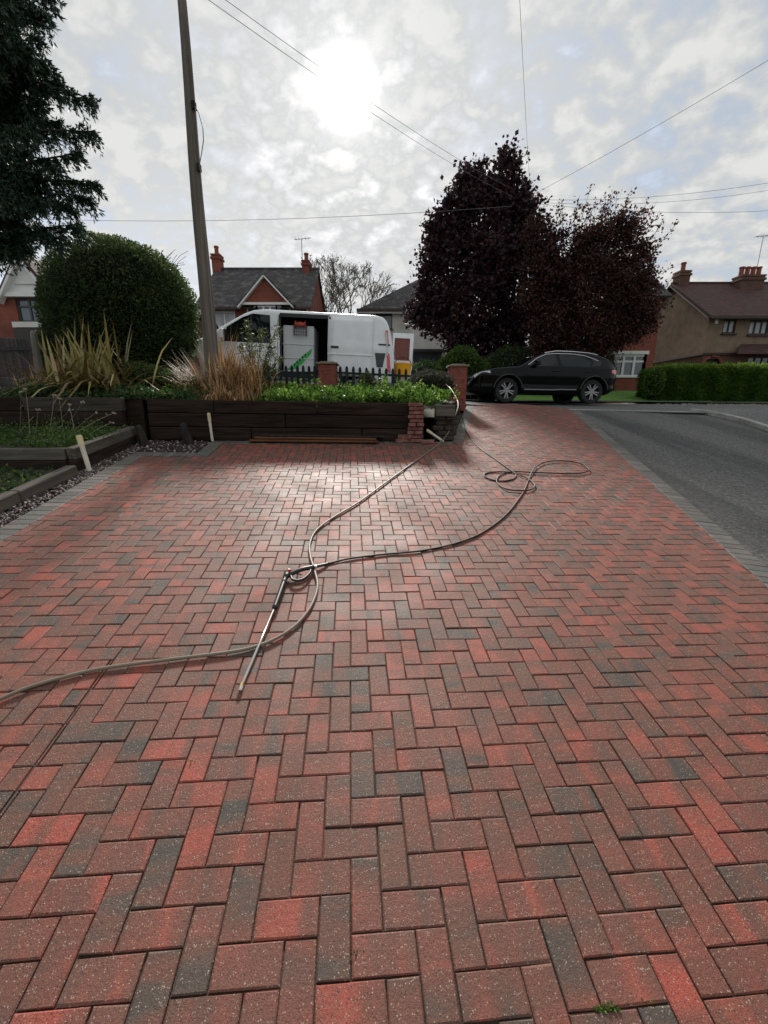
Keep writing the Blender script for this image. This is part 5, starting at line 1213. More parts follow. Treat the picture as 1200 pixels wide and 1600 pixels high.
def brown_house():
    Y = 24.0; c = W(1110, 491, Y); xg = c.x; ez = c.z; D = 6.6; x1 = xg + 11; g = 2.1; rz = W(1060, 446, Y + 3.3).z
    t = thing('rendered_house', 'brown rendered semi with maroon tiled roof behind the clipped hedge', 'house', (xg + 4, Y + 3.3, g)); mid = Y + 3.3
    bandz = W(1130, 553, Y).z
    h1 = hole_px(1128, 1152, 499, 521, Y); h2 = hole_px(1168, 1204, 500, 523, Y); h3 = hole_px(1166, 1206, 557, 578, Y); arch = hole_px(1110, 1131, 560, 600, Y); arch = (xg + .15, xg + 1.0, g, W(1120, 561, Y).z)
    m = MB(); facade(m, xg, x1, bandz, ez, Y, [h1, h2]); side = (Y + D - 1.9, Y + D - 1.2)
    m.poly([(xg, Y, bandz), (xg, Y, ez), (xg, mid, rz), (xg, Y + D, ez), (xg, Y + D, bandz)]); m.poly([(x1, Y, bandz), (x1, Y, ez), (x1, mid, rz), (x1, Y + D, ez), (x1, Y + D, bandz)]); m.build('wall', MT['render'], t)
    m = MB(); facade(m, xg + .02, x1, g, bandz, Y + .02, [arch, h3]); m.poly([(xg + .02, Y + .02, g), (xg + .02, Y + D, g), (xg + .02, Y + D, bandz), (xg + .02, Y + .02, bandz)]); m.build('lower_wall', MT['darkbrick'], t)
    MB().box(((xg + x1) / 2 - .04, Y - .03, bandz), (x1 - xg + .1, .12, .1)).build('band_course', MT['darktrim'], t); MB().box((xg - .03, Y + D / 2, bandz), (.12, D, .1)).build('band_course', MT['darktrim'], t)
    window(t, h1, Y, 2, (1,), 'darktrim', .08, 'sky_pane'); window(t, h2, Y, 3, (1,), 'darktrim', .08, 'sky_pane'); window(t, h3, Y + .02, 3, (1,), 'darktrim', .07, 'pane')
    aw = MB(); r_ = (arch[1] - arch[0]) / 2; cx = (arch[0] + arch[1]) / 2
    aw.prism([(arch[0], Y + .14, g), (arch[1], Y + .14, g), (arch[1], Y + .14, arch[3]), (arch[0], Y + .14, arch[3])], (0, .1, 0)); aw.build('porch_shade_panel', MT['dark_inside'], t)  # near-black panel stands in for the shade inside the archway
    aw = MB(); ring = [(cx + (r_ + .12) * math.cos(q), Y - .01, arch[3] - r_ + .02 + (r_ + .12) * math.sin(q)) for q in np.linspace(0, math.pi, 14)]; aw.tube(ring, .07, 6); aw.build('porch_arch', MT['redbrick'], t)
    # windows on the gable end
    for (ya, yb_, za, zb) in ((mid + 1.4, mid + 2.1, W(1036, 536, mid + 1.7).z, W(1036, 513, mid + 1.7).z), (mid + 1.9, mid + 2.6, W(1027, 590, mid + 2.2).z, W(1027, 567, mid + 2.2).z)):
        f = MB(); 
        for y in (ya, yb_): f.box((xg - .02, y, (za + zb) / 2), (.08, .07, zb - za))
        for z in (za, zb): f.box((xg - .024, (ya + yb_) / 2, z), (.08, yb_ - ya + .07, .07))
        ff = f.build('side_window', MT['darktrim'], t); MB().box((xg - .005, (ya + yb_) / 2, (za + zb) / 2), (.03, yb_ - ya - .06, zb - za - .06)).build('pane', MT['pane'], ff)
    r = MB(); ov = .25
    slab(r, (xg - ov, Y - .4, ez - .25), (x1 + ov, Y - .4, ez - .25), (x1 + ov, mid, rz), (xg - ov, mid, rz)); slab(r, (xg - ov, Y + D + .4, ez - .25), (x1 + ov, Y + D + .4, ez - .25), (x1 + ov, mid, rz), (xg - ov, mid, rz)); rf = r.build('roof', MT['browntile'], t)
    MB().bar((xg - ov, mid, rz + .12), (x1, mid, rz + .12), .2, .12).build('ridge', MT['browntile'], rf); MB().bar((xg - ov, Y - .46, ez - .25), (x1 + ov, Y - .46, ez - .25), .12, .12).build('gutter', MT['darktrim'], rf)
    for y in (Y - .4, Y + D + .4): MB().bar((xg - ov - .02, y, ez - .28), (xg - ov - .02, mid, rz - .02), .06, .2, up=(1, 0, 0)).build('bargeboard', MT['darktrim'], rf)
    chimney(t, W(1063, 430, mid).x + .1, mid, rz - .5, W(1063, 425, mid).z, .62, .62, 1, 'darkbrick'); cx = W(1171, 440, mid - .6).x
    chimney(t, cx, mid - .5, rz - 1.4, W(1171, 432, mid - .5).z, 1.35, .7, 4, 'darkbrick'); aerial(t, cx + .45, mid - .4, rz + .3, 2.2)
    MB().prism([(W(1152, 553, Y - .8).x, Y - .8, bandz - .1), (x1, Y - .8, bandz - .1), (x1, Y, bandz + .45), (W(1158, 545, Y).x, Y, bandz + .45)], (0, .02, .08)).build('porch_roof', MT['browntile'], t)
    MB().box((xg + .35, Y - .05, ez - .38), (.16, .08, .22)).build('alarm_box', MT['whitepaint'], t)
    MB().tube([(xg - .05, Y + D - .3, g), (xg - .05, Y + D - .3, ez - .3)], .06, 6).build('downpipe', MT['black'], t)
brown_house()
def left_house():
    Y = 17.5; ax = W(38, 410, Y); bz = W(38, 462, Y).z; g = 2.3; hw = (W(76, 462, Y).x - ax.x) + .15
    t = thing('gabled_house', 'red brick house with white boarded gable behind the slatted fence', 'house', (ax.x, Y + 3, g)); x0, x1 = ax.x - hw - 5.0, ax.x + hw; m = MB()
    h = hole_px(30, 80, 466, 503, Y); facade(m, x0, x1, g, bz, Y, [h]); m.poly([(x1, Y, g), (x1, Y + 6, g), (x1, Y + 6, bz), (x1, Y, bz)]); m.build('wall', MT['redbrick'], t)
    m = MB(); m.prism([(ax.x - hw, Y - .1, bz), (ax.x + hw, Y - .1, bz), (ax.x, Y - .1, ax.z)], (0, .2, 0)); m.build('gable_board', MT['whitepaint'], t)
    MB().box((ax.x, Y - .16, bz), (hw * 2, .14, .16)).build('fascia', MT['whitepaint'], t); MB().box((ax.x, Y - .13, (bz + ax.z) / 2 - .2), (hw * 1.05, .06, .03)).build('board_joint', MT['whiterender'], t)
    for s in (-1, 1):
        MB().bar((ax.x + s * (hw + .25), Y - .2, bz - .3), (ax.x, Y - .2, ax.z + .1), .09, .28, up=(0, 1, 0)).build('bargeboard', MT['whitepaint'], t)
        r = MB(); slab(r, (ax.x + s * (hw + .25), Y - .28, bz - .2), (ax.x + s * (hw + .25), Y + 6.3, bz - .2), (ax.x, Y + 6.3, ax.z + .2), (ax.x, Y - .28, ax.z + .2), .1); r.build('roof', MT['browntile'], t)
    window(t, h, Y, 3, (2, 1), 'greyframe', .07, 'pane'); MB().box(((h[0] + h[1]) / 2, Y - .12, h[2] - .14), (h[1] - h[0] + .2, .25, .2)).build('window_ledge', MT['whiterender'], t)
    MB().box(((h[0] + h[1]) / 2 - .15, Y - .14, h[2] - .75), (h[1] - h[0] - .1, .24, .95)).build('bay_panel', MT['darktrim'], t)
    aerial(t, W(150, 405, Y + 4).x, Y + 4, W(150, 400, Y + 4).z, .9)
left_house()
def garage():
    Y = 20.5; a, b = W(284, 500, Y).x, W(307, 500, Y).x; g = 2.3; ez = W(315, 497, Y).z
    t = thing('outbuilding', 'small brown outbuilding glimpsed between the round bush and the pole', 'outbuilding', ((a + b) / 2, Y + .9, g)); m = MB(); m.box(((a + b) / 2, Y + .9, (g + ez) / 2), (b - a, 1.8, ez - g)); m.build('wall', MT['darkbrick'], t)
    m = MB(); slab(m, (a - .2, Y - .3, ez - .1), (b + .2, Y - .3, ez - .1), (b + .2, Y + .9, ez + .45), (a - .2, Y + .9, ez + .45)); slab(m, (a - .2, Y + 2.1, ez - .1), (b + .2, Y + 2.1, ez - .1), (b + .2, Y + .9, ez + .45), (a - .2, Y + .9, ez + .45)); m.build('roof', MT['browntile'], t)
    MB().bar(((a + b) / 2 - .2, Y - .05, g), ((a + b) / 2 - .2, Y - .05, ez - .2), .1, .08).build('door_post', MT['whitepaint'], t)
garage()
# ================================================================== TREES AND PLANTS
def branchy(m, a, d, L_, r, depth, rr, ends, spread=.55):
    b = a + d * L_; bend = Vector((rr.uniform(-1, 1), rr.uniform(-1, 1), rr.uniform(-.2, .5))) * L_ * .12
    m.tube([a, a.lerp(b, .5) + bend, b], [max(r, .016), max(r * .85, .015), max(r * .7, .013)], 5 if depth > 2 else 3, cap=False)
    if depth == 0: ends.append((b, d)); return
    for k in range(rr.choice([2, 3]) if depth > 1 else 3):
        nd = (d + Vector((rr.uniform(-1, 1), rr.uniform(-1, 1), rr.uniform(-.35, .8))) * spread).normalized()
        branchy(m, b, nd, L_ * rr.uniform(.62, .85), r * .62, depth - 1, rr, ends, spread)
def purple_tree():
    base = Vector((W(748, 610, 22).x, 22.0, G(4, 22))); t = thing('purple_maple', 'tall dark purple leaved tree between the white house and far pole', 'tree', base)
    L_ = lobes_px([(788, 275, 32, 36), (750, 292, 36, 40), (722, 312, 28, 34), (765, 340, 68, 56), (700, 368, 40, 40), (810, 350, 30, 60), (735, 410, 85, 70), (690, 440, 46, 52), (672, 488, 32, 30), (740, 480, 88, 75), (810, 450, 55, 95), (728, 530, 38, 32), (770, 535, 70, 40), (828, 375, 24, 48), (648, 490, 14, 14), (668, 462, 20, 24)], 22, .5)
    m = MB(); top = Vector(L_[3][0])
    for k, (px, ang) in enumerate(((742, -.25), (757, .1), (768, .4))):
        s = base + Vector(((k - 1) * .28, .1 * k, 0)); f = s + Vector((ang * 1.4, 0, 2.9)); limb(m, s, f, .16, .12, .04, 8, 5, k)
        for j, q in enumerate(L_[k::3]): limb(m, f, Vector(q[0]), .09, .025, .12, 5, 6, k * 7 + j)
    m.build('trunk', MT['bark'], t, smooth=True)
    p, d, r = crown(L_, 2300, 20, .19, .5); o = leaves('crown', p, d, .20, MT['purple'], t, .75, r)
    return t
purple_tree()
def copper_tree():
    base = Vector((W(905, 610, 19).x, 19.0, G(9, 19))); t = thing('copper_beech', 'broad dark coppery tree with wispy shoots behind the black car', 'tree', base)
    L_ = lobes_px([(885, 395, 52, 48), (945, 385, 52, 46), (985, 415, 40, 52), (915, 450, 80, 72), (985, 475, 45, 58), (870, 470, 42, 85), (842, 372, 26, 30), (845, 400, 30, 40), (848, 450, 34, 60), (922, 508, 85, 52), (1005, 510, 24, 26), (880, 545, 50, 32), (945, 535, 40, 28)], 19, .6)
    m = MB(); f = base + Vector((0, 0, 2.2)); limb(m, base, f, .22, .17, .03, 9, 5, 2)
    for j, q in enumerate(L_): limb(m, f, Vector(q[0]), .1, .025, .12, 5, 6, 40 + j)
    tips = []; rr = random.Random(9)
    for q in L_[:5] + L_[9:10]:
        for _ in range(16):
            a = math.pi * rr.uniform(-.15, .75); dv = Vector((math.cos(a) * rr.uniform(.4, 1), rr.uniform(-.6, .6), math.sin(a) + .2)).normalized(); c = Vector(q[0]); s = c + Vector((dv.x * q[1][0], dv.y * q[1][1], dv.z * q[1][2])) * .9
            e = s + (dv + Vector((rr.uniform(-.2, .2), 0, .6))).normalized() * rr.uniform(.45, 1.15); tips.append((s, e)); m.tube([s, s.lerp(e, .5) + Vector((0, 0, -.02)), e], [.014, .010, .005], 3, cap=False)
    m.build('trunk', MT['bark'], t, smooth=True)
    p, d, r = crown(L_, 3200, 20, .15, .5)
    tp = []; td = []
    for s, e in tips:
        for k in range(26): f_ = rr.random(); tp.append(np.array(s.lerp(e, f_)) + RNG.normal(size=3) * .07); td.append(np.array((e - s).normalized()) * .5 + RNG.normal(size=3) * .7)
    p = np.concatenate([p, np.array(tp)]); d = np.concatenate([d, np.array(td)]); r = np.concatenate([r, np.stack([.5 + .5 * RNG.random(len(tp)), RNG.random(len(tp)), RNG.random(len(tp))], 1)])
    leaves('crown', p, d, .115, MT['copper'], t, .65, r)
copper_tree()
def bare_tree():
    base = Vector((W(533, 600, 33).x, 33, 2.4)); t = thing('bare_tree', 'nearly leafless tree rising between the red and the white house', 'tree', base); m = MB(); ends = []; rr = random.Random(12)
    limb(m, base, base + Vector((0, 0, 2.4)), .26, .2, .02, 7, 4, 3)
    for k in range(6):
        a = 2 * math.pi * k / 6 + .4; branchy(m, base + Vector((0, 0, 2.2 + .1 * k)), Vector((math.cos(a) * .6, math.sin(a) * .5, 1)).normalized(), 2.0, .12, 6, rr, ends, .62)
    m.build('trunk', MT['greybark'], t)
    P_ = np.array([np.array(e[0]) + RNG.normal(size=3) * .15 for e in ends for _ in range(2)]); k = RNG.random(len(P_)) < np.clip((8.6 - P_[:, 2]) / 4, .12, .9); P_ = P_[k]; leaves('crown', P_, RNG.normal(size=(len(P_), 3)), .13, MT['autumn'], t, .6)
bare_tree()
def conifer():
    base = Vector((-7.6, 7.3, 2.0)); t = thing('conifer', 'dark conifer with drooping sprays filling the upper left edge', 'tree', base); m = MB(); m.tube([base, base + Vector((.1, 0, 4)), base + Vector((.2, 0, 9.5))], [.26, .2, .06], 10)
    rr = random.Random(21); twigs = []
    tips = [(92, -10, 6.6), (80, 20, 6.9), (66, 58, 6.6), (40, 75, 6.9), (82, 95, 7.2), (100, 128, 7.0), (150, 152, 6.8), (156, 205, 6.9), (128, 240, 6.7), (157, 283, 6.9), (146, 308, 7.1), (120, 345, 6.9), (132, 372, 7.0), (96, 392, 6.8), (52, 408, 6.9), (18, 414, 6.7), (-20, 380, 6.6), (30, -60, 7.2), (60, 160, 7.4), (60, 300, 7.5), (20, 230, 7.4), (30, 350, 7.5), (10, 130, 7.2), (45, 200, 6.5), (25, 300, 6.4), (70, 335, 6.6), (5, 40, 6.8), (95, 260, 7.3), (20, 390, 7.2), (70, 375, 7.4), (60, 20, 7.3), (-10, 100, 6.6), (-10, 300, 6.9), (100, 190, 7.2)] + [(rr.uniform(-30, 75), rr.uniform(-40, 360), rr.uniform(6.4, 7.6)) for _ in range(30)]
    for px, py, Y in tips:
        px, py = (px - 13 if px > 50 else px), (py - 22 if py > 330 else py); e = W(px, py, Y); s = Vector((base.x + .1, base.y, e.z + rr.uniform(-.9, .5))); mid = s.lerp(e, .55) + Vector((0, 0, .22)); br = smooth_path([s, mid, e], 10); m.tube(br, list(np.linspace(.045, .006, len(br))), 5, cap=False); n = len(br)
        for i in range(int(n * .25), n):
            for s_ in range(7):
                d = (br[min(i + 1, n - 1)] - br[max(i - 1, 0)]).normalized(); sd = Vector((rr.uniform(-.5, .5), rr.uniform(-1, 1), rr.uniform(-1.7, .4))); tw = (d * .7 + sd * .7).normalized(); ln = rr.uniform(.16, .42) * (1.05 - .55 * i / n)
                twigs.append((np.array(br[i]), np.array(tw), ln))
        twigs.append((np.array(br[-2]), np.array((br[-1] - br[-3]).normalized()), .14))
    m.build('trunk', MT['bark'], t, smooth=True)
    Pp, Dd, tone = [], [], []
    for p, d, ln in twigs:
        k = int(ln * 150); f = RNG.random((k, 1)); droop = np.array([0, 0, -1.0]) * (f ** 2) * ln * .45; q = p + d * f * ln + droop; Pp.append(q + RNG.normal(size=(k, 3)) * .006); sd = unit(RNG.normal(size=(k, 3))); Dd.append(d * .75 + sd * .75 + np.array([0, 0, -.25])); tone.append(np.full(k, RNG.random()))
    Pp, Dd, tone = np.concatenate(Pp), np.concatenate(Dd), np.concatenate(tone); r = np.stack([np.clip(tone * .5 + RNG.random(len(Pp)) * .5, 0, 1), RNG.random(len(Pp)), RNG.random(len(Pp))], 1)
    leaves('crown', Pp, Dd, .068, MT['conifer'], t, .30, r, fold=.05)
conifer()
def dome_shell(lobes, n, noise=.05):
    out_p, out_d = [], []
    ar = np.array([l[1][0] * l[1][2] for l in lobes]); pick = RNG.choice(len(lobes), n, p=ar / ar.sum()); c = np.array([lobes[i][0] for i in pick]); r = np.array([lobes[i][1] for i in pick]); d = unit(RNG.normal(size=(n, 3))); rad = 1 - np.abs(RNG.normal(size=(n, 1))) * noise * 1.6 + noise * .5
    rad = rad + (.045 * np.sin(d[:, :1] * 6.3 + d[:, 2:] * 3) * np.sin(d[:, 2:] * 7.1 + 1) + .03 * np.sin(d[:, :1] * 13 + 2) * np.sin(d[:, 2:] * 11)); p = c + d * r * rad; keep = np.ones(n, bool)
    for i, l in enumerate(lobes): keep &= ~((np.linalg.norm((p - np.array(l[0])) / np.array(l[1]), axis=1) < .86) & (pick != i))
    return p[keep], d[keep]
def shrub(name, label, cat, base, lobes, n, size, mat, wide=.5, noise=.05, core=.8, up=.2, tone_top=.0, group=None, stem=True):
    t = thing(name, label, cat, base, 0, group)
    p, d = dome_shell(lobes, n, noise); zs = p[:, 2]; f = (zs - zs.min()) / max(1e-3, zs.max() - zs.min())
    clump = (np.sin(p[:, 0] * 7.1 + 1.3) * np.sin(p[:, 2] * 8.3) * np.sin(p[:, 1] * 6.7) + 1) / 2
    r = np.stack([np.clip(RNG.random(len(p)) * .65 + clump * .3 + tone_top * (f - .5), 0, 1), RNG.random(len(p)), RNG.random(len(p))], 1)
    leaves('foliage', p, d * .7 + RNG.normal(size=p.shape) * .6 + np.array([0, 0, up]), size, mat, t, wide, r)
    if core:                                                 # solid near-black core added to block light, in place of inner twigs
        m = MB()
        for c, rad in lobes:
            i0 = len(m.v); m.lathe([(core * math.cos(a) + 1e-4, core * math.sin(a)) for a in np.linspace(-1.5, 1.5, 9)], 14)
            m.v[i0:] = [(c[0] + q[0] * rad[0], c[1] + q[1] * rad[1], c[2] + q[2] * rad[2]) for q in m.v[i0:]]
        m.build('dark_core', MT['inner'], t, smooth=True)
    if stem:
        m = MB(); rr = random.Random(len(p))
        for c, rad in lobes[:4]:
            for k in range(4): limb(m, Vector(base) + Vector((rr.uniform(-.1, .1), rr.uniform(-.1, .1), -.05)), Vector(c) + Vector((rr.uniform(-.6, .6) * rad[0], rr.uniform(-.6, .6) * rad[1], rr.uniform(-.3, .4) * rad[2])), .03, .01, .1, 5, 4, k)
        m.build('stems', MT['bark'], t)
    return t
MT['darkweed'] = leaf_mat('weed_leaf', [(0, (.025, .055, .012)), (.6, (.06, .12, .022)), (1, (.14, .2, .04))], .3)
MT['inner'] = leaf_mat('core_black', [(0, (.010, .012, .006)), (1, (.010, .012, .006))], 0, .9, .1)
def dome_bush():
    b = W(190, 575, 9.9); base = Vector((b.x, 9.9, bedz(b.x, 9.9)))
    L_ = lobes_px([(190, 478, 110, 93), (190, 500, 113, 80), (130, 470, 55, 72), (245, 490, 55, 80), (180, 440, 80, 56), (240, 540, 62, 45), (130, 530, 60, 45)], 9.9, .75)
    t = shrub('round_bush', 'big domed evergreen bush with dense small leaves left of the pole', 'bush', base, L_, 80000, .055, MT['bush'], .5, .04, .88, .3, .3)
    m = MB(); rr = random.Random(2)
    for k in range(14): s = W(262 + rr.uniform(-25, 10), 410 + rr.uniform(0, 20), 10); e = s + Vector((rr.uniform(.1, .45), 0, rr.uniform(.05, .35))); m.tube([s, s.lerp(e, .5) + Vector((0, 0, .05)), e], .005, 3)
    sp, sd = [], []                                          # stray shoots standing out of the clipped outline
    for k in range(110):
        px = rr.uniform(85, 300); ang = rr.uniform(-1.35, 1.5); s = W(190 + 108 * math.sin(ang), 490 - 98 * math.cos(ang), 9.9 + rr.uniform(-.9, .3)); e = s + Vector((math.sin(ang) * .6 + rr.uniform(-.3, .3), rr.uniform(-.3, .1), math.cos(ang) + .3)).normalized() * rr.uniform(.06, .2); m.tube([s, e], .003, 3)
        for _ in range(9): sp.append(np.array(s.lerp(e, rr.random())) + RNG.normal(size=3) * .015); sd.append(RNG.normal(size=3) + np.array([0, 0, .6]))
    m.build('bare_twigs', MT['bark'], t); leaves('shoots', np.array(sp), np.array(sd), .055, MT['bush'], t, .5)
dome_bush()
def hedge():
    a, b = W(1032, 600, 17.0), W(1330, 600, 17.0); z0 = G(11, 17) - .02; t = thing('clipped_hedge', 'clipped green hedge in front of the brown rendered house', 'hedge', (a.x, 17.3, z0)); n = 60000
    zt = W(1100, 575, 17).z; L_ = b.x - a.x; dep = 1.3
    face = RNG.choice(3, n, p=[.62, .26, .12]); x = RNG.uniform(0, L_, n); y = RNG.uniform(0, dep, n); z = RNG.uniform(0, 1, n); Hh = zt - z0
    bul = .07 * np.sin(x * 3.1) * np.sin(z * 5 + x) + .05 * np.sin(x * 7.7)
    p = np.stack([np.where(face == 2, -.05 + bul, x), np.where(face == 0, bul + .10 * (1 - z) ** 2 * -1 + np.abs(RNG.normal(size=n)) * .06, y), np.where(face == 1, Hh + bul * .7 + np.abs(RNG.normal(size=n)) * .05, z * Hh)], 1)
    rnd_c = np.minimum(p[:, 0], .35); p[:, 2] -= np.where(face == 1, (.35 - rnd_c) * .6, 0)
    p += np.array([a.x, 17.0, z0]) + RNG.normal(size=(n, 3)) * .03
    d = np.stack([np.where(face == 2, -1, 0), np.where(face == 0, -1, 0), np.where(face == 1, 1.2, .35)], 1) + RNG.normal(size=(n, 3)) * .5
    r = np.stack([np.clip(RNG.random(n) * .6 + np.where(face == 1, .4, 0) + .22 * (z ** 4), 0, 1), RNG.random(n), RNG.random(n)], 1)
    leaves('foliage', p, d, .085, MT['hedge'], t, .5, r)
    MB().box((a.x + L_ / 2 + .05, 17.0 + dep / 2, z0 + Hh / 2 - .03), (L_ - .2, dep - .2, Hh - .1)).build('dark_core', MT['inner'], t)  # dark solid block added inside the hedge to stop light
hedge()
def px_shrub(name, label, cat, Y, lst, n, size, mat, **k):
    L_ = lobes_px(lst, Y, .9); c = L_[0][0]; z = min(l[0][2] - l[1][2] for l in L_); 
    return shrub(name, label, cat, Vector((c[0], Y, z + .05)), L_, n, size, MT[mat], **k)
px_shrub('shrub', 'loose pale green shrub at the left end of the clipped hedge', 'shrub', 16.9, [(1022, 597, 13, 17), (1014, 606, 10, 11)], 2600, .09, 'laurel', noise=.14)
px_shrub('laurel_bush', 'bright green laurel glowing under the purple tree behind the pillar', 'bush', 17.2, [(722, 568, 26, 24), (742, 580, 22, 20), (700, 578, 18, 20)], 6000, .10, 'laurel', noise=.12)
px_shrub('dark_hedge', 'dark evergreen hedge in shade behind the black car', 'hedge', 20.3, [(800, 582, 52, 36), (880, 580, 60, 38), (845, 575, 50, 36), (925, 582, 32, 34), (790, 612, 50, 24), (850, 612, 55, 24), (905, 612, 50, 24), (740, 610, 30, 24)], 26000, .10, 'darkgreen', noise=.08, core=.9)
px_shrub('dark_bush', 'dark bush in front of the white house beside the yellow tub', 'bush', 19, [(668, 590, 30, 24), (648, 596, 22, 18)], 4500, .10, 'darkgreen', noise=.1)
px_shrub('grey_shrub', 'rounded grey green lavender like shrub beside the capped brick pillar', 'shrub', 9.4, [(672, 601, 34, 20), (650, 606, 18, 14), (695, 603, 16, 18), (690, 615, 18, 12)], 9000, .05, 'grey_leaf', wide=.18, noise=.14, up=.7)
# low planting on the bed
def cover(name, label, spots, size, mat, wide=.6, kind='stuff', up=.6, cat='plants'):
    Pp, Dd, Rr = [], [], []
    for px, py, Y, rx, rz_, n in spots:
        n = int(n * RNG.uniform(.35, 1.25)); rz_ = rz_ * RNG.uniform(.5, 1.5); c = np.array(W(px, py, Y)); s = (Y / CP) / F_PX; g = bedz(c[0], c[1]); k = max(3, n // 16); cc = c + RNG.normal(size=(k, 3)) * np.array([rx * s * .5, rx * s * .3, rz_ * s * .4]); cc[:, 2] = np.maximum(cc[:, 2], g); p = (cc[:, None, :] + RNG.normal(size=(k, 16, 3)) * np.array([.06, .06, .04]) * (size / .07)).reshape(-1, 3)
        tn = np.repeat(RNG.random(k), 16); Pp.append(p); Dd.append(RNG.normal(size=p.shape) * .7 + np.array([0, -.3, up])); Rr.append(np.stack([np.clip(tn * .55 + RNG.random(len(p)) * .45, 0, 1), RNG.random(len(p)), RNG.random(len(p))], 1))
    o = leaves(name, np.concatenate(Pp), np.concatenate(Dd), size, MT[mat], None, wide, np.concatenate(Rr), kind)
    tag(o, label, cat); return o
cover('ground_cover', 'bright green leafy ground cover along the top of the sleeper wall', [(x, 622 + 4 * math.sin(x * .7), 7.5 + (x % 37) / 50, 22, 13, 420) for x in range(388, 690, 14)] + [(x, 612, 8.6, 24, 14, 300) for x in range(380, 660, 20)] + [(x, 618, 7.9, 18, 10, 260) for x in (640, 655, 668, 600, 580, 620)], .065, 'fern')
cover('ground_cover', 'low green plants at the edge of the bed below the pole', [(x, 614, 7.3 + (x % 29) / 40, 20, 14, 380) for x in range(255, 345, 12)], .055, 'fern')
cover('ground_cover', 'dark green low plants spreading on the bed under the flax', [(x, 618 + 4 * math.sin(x), 6.8 + (x % 31) / 50, 24, 9, 480) for x in range(20, 300, 12)] + [(x, 606, 8.2, 26, 18, 400) for x in range(150, 300, 16)], .055, 'darkgreen')
px_shrub('low_shrub', 'low spreading shrub with reddish tips between flax and pole', 'shrub', 7.9, [(215, 600, 52, 30), (265, 605, 35, 24), (170, 608, 30, 24)], 9000, .055, 'darkgreen', noise=.16, up=.5)
px_shrub('low_shrub', 'small yellow green shrub behind the low spreading shrub', 'shrub', 8.7, [(228, 588, 26, 16), (262, 594, 20, 14)], 3500, .055, 'fern', noise=.16, up=.5)
def blade(p0, d, L_, w, droop, n=6, fold=.25):              # one strap leaf as strip
    d = Vector(d).normalized(); side = d.cross(Vector((0, 0, 1)))
    if side.length < .05: side = Vector((1, 0, 0))
    side.normalize(); h = Vector((d.x, d.y, 0)); h = h.normalized() if h.length > .01 else Vector((1, 0, 0)); v = []
    for k in range(n + 1):
        t = k / n; c = Vector(p0) + d * L_ * t + (h * .35 - Vector((0, 0, 1))) * droop * L_ * t * t * (1 if t < .7 else 1.15); ww = w * (1 - t ** 2.5) * (.55 + .9 * min(t * 2.2, .5)) + .001
        v += [c - side * ww + Vector((0, 0, ww * fold)), c, c + side * ww + Vector((0, 0, ww * fold))]
    f = [(3 * k + j, 3 * k + j + 1, 3 * k + j + 4, 3 * k + j + 3) for k in range(n) for j in (0, 1)]; return v, f
def flax():
    c = W(158, 606, 7.6); base = Vector((c.x, c.y, bedz(c.x, c.y))); t = thing('flax_plant', 'spiky variegated flax with long strap leaves on the bed', 'plant', base); rr = random.Random(31)
    for k in range(300):
        a = rr.uniform(0, 2 * math.pi); tilt = rr.uniform(.03, 1.45); d = Vector((math.cos(a) * math.sin(tilt), math.sin(a) * math.sin(tilt), math.cos(tilt))); L_ = rr.uniform(.7, 1.55) * (1 - .12 * tilt); v, f = blade(base + Vector((rr.gauss(0, .36), rr.gauss(-.1, .15), .08)), d, L_, rr.uniform(.016, .031), rr.uniform(.2, .9) * min(tilt, .9) ** .6, 8)
        m = MB(); m.v = [tuple(q) for q in v]; m.f = f; tone = rr.random() ** (.9 if tilt < .6 else 1.5); m.r = [(tone + .001, rr.random(), 0)] * len(v); m.build('leaf', MT['flax'], t, fixn=False, smooth=True)
flax()
def straw(label, px, py, Y, n, hmin, hmax, spread, lean, mat='straw', name='ornamental_grass', w=.006, droop=.35):
    c = W(px, py, Y); base = Vector((c.x, Y, bedz(c.x, Y))); t = thing(name, label, 'grass clump', base); rr = random.Random(int(px)); m = MB()
    for k in range(n):
        a = rr.uniform(0, 2 * math.pi); tl = abs(rr.gauss(0, .28)) + .04; d = Vector((math.cos(a) * math.sin(tl) + lean, math.sin(a) * math.sin(tl) * .6, math.cos(tl))); L_ = rr.uniform(hmin, hmax); o = Vector((rr.gauss(0, spread), rr.gauss(0, spread * .5), 0)); v, f = blade(base + o, d, L_, w * rr.uniform(.6, 1.5), rr.uniform(.05, droop) * (1 + tl * 2), 5); i = len(m.v); m.v += [tuple(q) for q in v]; m.f += [tuple(i + z for z in ff) for ff in f]; tn = rr.random(); m.r += [(tn + .001, rr.random(), 0)] * len(v)
    o = m.build('blades', MT[mat], t, fixn=False); o['kind'] = 'stuff'; return t
straw('dense straw coloured grass clump right of the utility pole', 372, 618, 7.7, 620, .45, 1.15, .20, .02, w=.008)
straw('sparse dry grass clump arching to the left of the pole', 322, 614, 7.5, 380, .5, 1.05, .12, -.4, w=.008, droop=.6)
straw('low tangled straw grass at the foot of the pole', 345, 626, 7.2, 300, .2, .5, .24, .0, w=.009, droop=.7)
straw('fine tan grass tuft spreading between the fence post and the flax', 100, 612, 7.8, 320, .3, .75, .3, .1, w=.008, droop=.6)
straw('tall thin straw shoots close behind the pole', 350, 606, 8.3, 90, 1.0, 1.5, .10, .03, w=.007, droop=.15)
